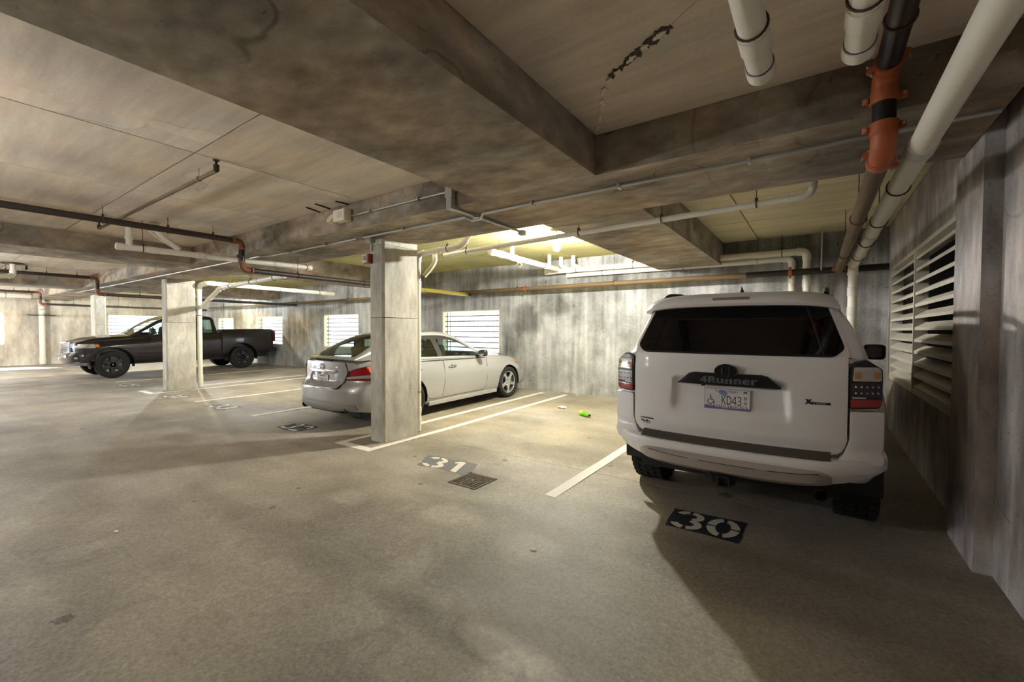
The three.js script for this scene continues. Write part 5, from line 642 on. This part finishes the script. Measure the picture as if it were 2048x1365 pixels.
function bayNumber(str, corners, label, dark, rag) {
  const cx = corners.reduce((a, c) => a + c[0], 0) / 4, cz = corners.reduce((a, c) => a + c[1], 0) / 4, q = thing('bay_number', label, 'floor number', [cx, 0, cz]);
  let L = corners.map(([x, z]) => [x - cx, -(z - cz)]); if (rag) { const o = []; for (let i = 0; i < 4; i++) { const a = L[i], b = L[(i + 1) % 4]; for (let k = 0; k < 7; k++) o.push([lerp(a[0], b[0], k / 7) + (rnd() - 0.5) * rag, lerp(a[1], b[1], k / 7) + (rnd() - 0.5) * rag]); } L = o; }
  const flat = (pts, y, th) => new THREE.ExtrudeGeometry(new THREE.Shape(pts.map(([a, b]) => new THREE.Vector2(a, b))), { depth: th, bevelEnabled: false }).rotateX(-Math.PI / 2).translate(0, y, 0);
  mesh('painted_panel', flat(L, 0.0002, 0.0018), dark ? M.panelDark : M.panelGrey, q);
  const c4 = corners.map(([x, z]) => [x - cx, -(z - cz)]), ux = [(c4[1][0] - c4[0][0] + c4[2][0] - c4[3][0]) / 2, (c4[1][1] - c4[0][1] + c4[2][1] - c4[3][1]) / 2], uy = [(c4[3][0] - c4[0][0] + c4[2][0] - c4[1][0]) / 2, (c4[3][1] - c4[0][1] + c4[2][1] - c4[1][1]) / 2];
  const map = (a, b, k) => { const s = a / 0.5 + (k - 0.5) * 0.48, t = b / 0.335; return [s * ux[0] + t * uy[0], s * ux[1] + t * uy[1]]; };
  [...str].forEach((ch, k) => { mesh('digit', merge(digit[ch]().map((pl) => flat(pl.map(([a, b]) => map(a, b, k)), 0.002, 0.0015))), M.stencil, q); });
}
const quadAt = (x, z, w = 0.56, d = 0.38) => [[x - w / 2, z + d / 2], [x + w / 2, z + d / 2], [x + w / 2, z - d / 2], [x - w / 2, z - d / 2]];
bayNumber('30', [[-0.927, -3.385], [-0.416, -3.385], [-0.409, -3.787], [-0.944, -3.745]], 'stencilled bay number 30 on a dark panel behind the sport utility vehicle', true, 0.01);
bayNumber('31', [[-3.60, -3.30], [-2.93, -3.33], [-3.06, -3.70], [-3.75, -3.63]], 'stencilled bay number 31 on a smudged grey panel beside the floor drain', false, 0.06);
bayNumber('32', quadAt(-6.48, -3.5), 'stencilled bay number behind the silver sedan', true, 0.03);
bayNumber('33', quadAt(-9.36, -3.6, 0.7), 'faint stencilled bay number left of the silver sedan', false, 0.06);
bayNumber('34', quadAt(-11.62, -3.52, 0.6), 'faint stencilled bay number just right of the second column', false, 0.06);
bayNumber('35', quadAt(-14.88, -3.5, 0.7), 'stencilled bay number between the second column and the pickup', false, 0.05);
// floor drain
{
  const q = thing('floor_drain', 'square rusty floor drain grate in front of bay number 31', 'drain', [-2.765, 0, -3.26]); const w = 0.175;
  mesh('frame', merge([box(-w, w, 0, 0.006, -w, -w + 0.03), box(-w, w, 0, 0.006, w - 0.03, w), box(-w, -w + 0.03, 0, 0.006, -w, w), box(w - 0.03, w, 0, 0.006, -w, w)]), std({ color: '#55493d', roughness: 0.85 }), q); mesh('pit', box(-w + 0.01, w - 0.01, 0.0004, 0.0012, -w + 0.01, w - 0.01), M.black, q);
  const bm = std({ color: '#6d6152', roughness: 0.8 }); for (let i = 0; i < 8; i++) { const x = -w + 0.05 + i * 0.0357; mesh('grate_bar', box(x - 0.004, x + 0.004, 0.001, 0.007, -w + 0.028, w - 0.028), bm, q); } for (let i = 0; i < 8; i++) { const z = -w + 0.05 + i * 0.0357; mesh('cross_bar', box(-w + 0.028, w - 0.028, 0.001, 0.0055, z - 0.0035, z + 0.0035), bm, q); } mesh('bolt', new THREE.CylinderGeometry(0.014, 0.014, 0.004, 12).translate(0, 0.008, 0), M.galv, q);
}
// litter
{
  const y0 = flY(-6.65), q = thing('plastic_bottle', 'crushed bright green plastic bottle lying on the floor of the empty stall', 'bottle', [-3.2, y0 + 0.042, -6.7]); q.rotation.y = -0.5; q.scale.setScalar(1.2); const gm = phys({ color: '#7ddb2c', roughness: 0.15, transmission: 0.35, thickness: 0, ior: 1.4 });
  mesh('bottle_body', new THREE.LatheGeometry([[0.0, -0.1], [0.028, -0.1], [0.033, -0.09], [0.034, -0.02], [0.03, 0.0], [0.034, 0.03], [0.03, 0.06], [0.013, 0.1], [0.013, 0.115]].map(([a, b]) => new THREE.Vector2(a, b)), 24).rotateZ(-Math.PI / 2), gm, q); mesh('wrapper', new THREE.CylinderGeometry(0.0348, 0.0348, 0.06, 24, 1, true).rotateZ(Math.PI / 2).translate(-0.055, 0, 0), std({ color: '#b6dd2e', roughness: 0.5, side: THREE.DoubleSide }), q); mesh('cap', new THREE.CylinderGeometry(0.016, 0.016, 0.018, 16).rotateZ(Math.PI / 2).translate(0.122, 0, 0), M.black, q);
}
function scrap(x, z, s, label, col) { const q = new THREE.IcosahedronGeometry(s, 2), p = q.attributes.position; for (let i = 0; i < p.count; i++) { const k = 0.6 + 0.7 * noise(p.getX(i) * 60 + x * 9 + 50, p.getZ(i) * 60 + p.getY(i) * 40 + 80); p.setXYZ(i, p.getX(i) * k * 1.6, Math.max(p.getY(i) * k * 0.55, -s * 0.28), p.getZ(i) * k); } const m = mesh('paper_scrap', clean(q), std({ color: col, roughness: 0.9 }), scene); m.position.set(x, flY(z) + s * 0.285, z); m.geometry.computeVertexNormals(); return tag(m, label, 'litter', { group: 'litter on the garage floor' }); }
scrap(-3.86, -7.12, 0.055, 'crumpled white paper scrap near the green bottle', '#e6ddd2'); scrap(-4.3, -8.62, 0.03, 'small pale blue scrap at the foot of the back wall', '#b9cbd8'); scrap(-1.55, -2.46, 0.014, 'tiny white fleck on the open floor in front of stall 30', '#e6e2da'); scrap(-4.2, -0.9, 0.012, 'tiny white fleck on the floor near the left edge of the view', '#e6e2da'); scrap(-19.6, -8.4, 0.09, 'white scrap on the floor behind the tail of the pickup', '#e8e4da');
// ---------------------------------------------------------------- spalled crack with lime deposit in the near right ceiling bay
{
  const q = tag(new THREE.Group(), 'ragged spalled crack with white lime deposit across the dark ceiling bay', 'crack', ST); q.name = numbered('ceiling_crack'); scene.add(q);
  const path = [[-0.44, -2.12], [-0.56, -2.2], [-0.66, -2.26], [-0.8, -2.33], [-0.93, -2.42], [-1.06, -2.51], [-1.14, -2.62], [-1.22, -2.8], [-1.31, -2.95], [-1.41, -3.12]];
  const dk = std({ color: '#4a4239', roughness: 0.95 }), wt = std({ color: '#e4dccb', roughness: 0.9 }), curve = new THREE.CatmullRomCurve3(path.map(([x, z]) => V(x, 0, z)));
  const ragged = (t0, t1, n, w, off, th, m, nm) => { const a = [], b = []; for (let i = 0; i <= n; i++) { const t = lerp(t0, t1, i / n), p = curve.getPoint(t), d = curve.getTangent(t), e = Math.sin(Math.PI * i / n) ** 0.5, k = (rnd() - 0.5) * off; a.push([p.x + d.z * (w * e * (0.25 + rnd()) + k), p.z - d.x * (w * e * (0.25 + rnd()) + k)]); b.push([p.x - d.z * (w * e * (0.25 + rnd()) - k), p.z + d.x * (w * e * (0.25 + rnd()) - k)]); } mesh(nm, new THREE.ExtrudeGeometry(new THREE.Shape([...a, ...b.reverse()].map(([x, z]) => new THREE.Vector2(x, z))), { depth: th, bevelEnabled: false }).rotateX(Math.PI / 2).translate(0, C1 - 0.0004, 0), m, q); };
  ragged(0.17, 0.33, 14, 0.042, 0.02, 0.006, dk, 'spall'); ragged(0.31, 0.44, 12, 0.04, 0.02, 0.006, dk, 'spall'); ragged(0.43, 0.55, 10, 0.032, 0.014, 0.006, dk, 'spall');
  for (const [a, b] of [[0.2, 0.27], [0.29, 0.33], [0.36, 0.42], [0.46, 0.5], [0.52, 0.56], [0.6, 0.68], [0.7, 0.8], [0.82, 0.9], [0.93, 0.98]]) ragged(a, b, 9, 0.02, 0.012, 0.011, wt, 'lime_deposit');
  ragged(0, 0.16, 16, 0.004, 0.004, 0.004, wt, 'lime_deposit');
}
renderer.render(scene, camera);
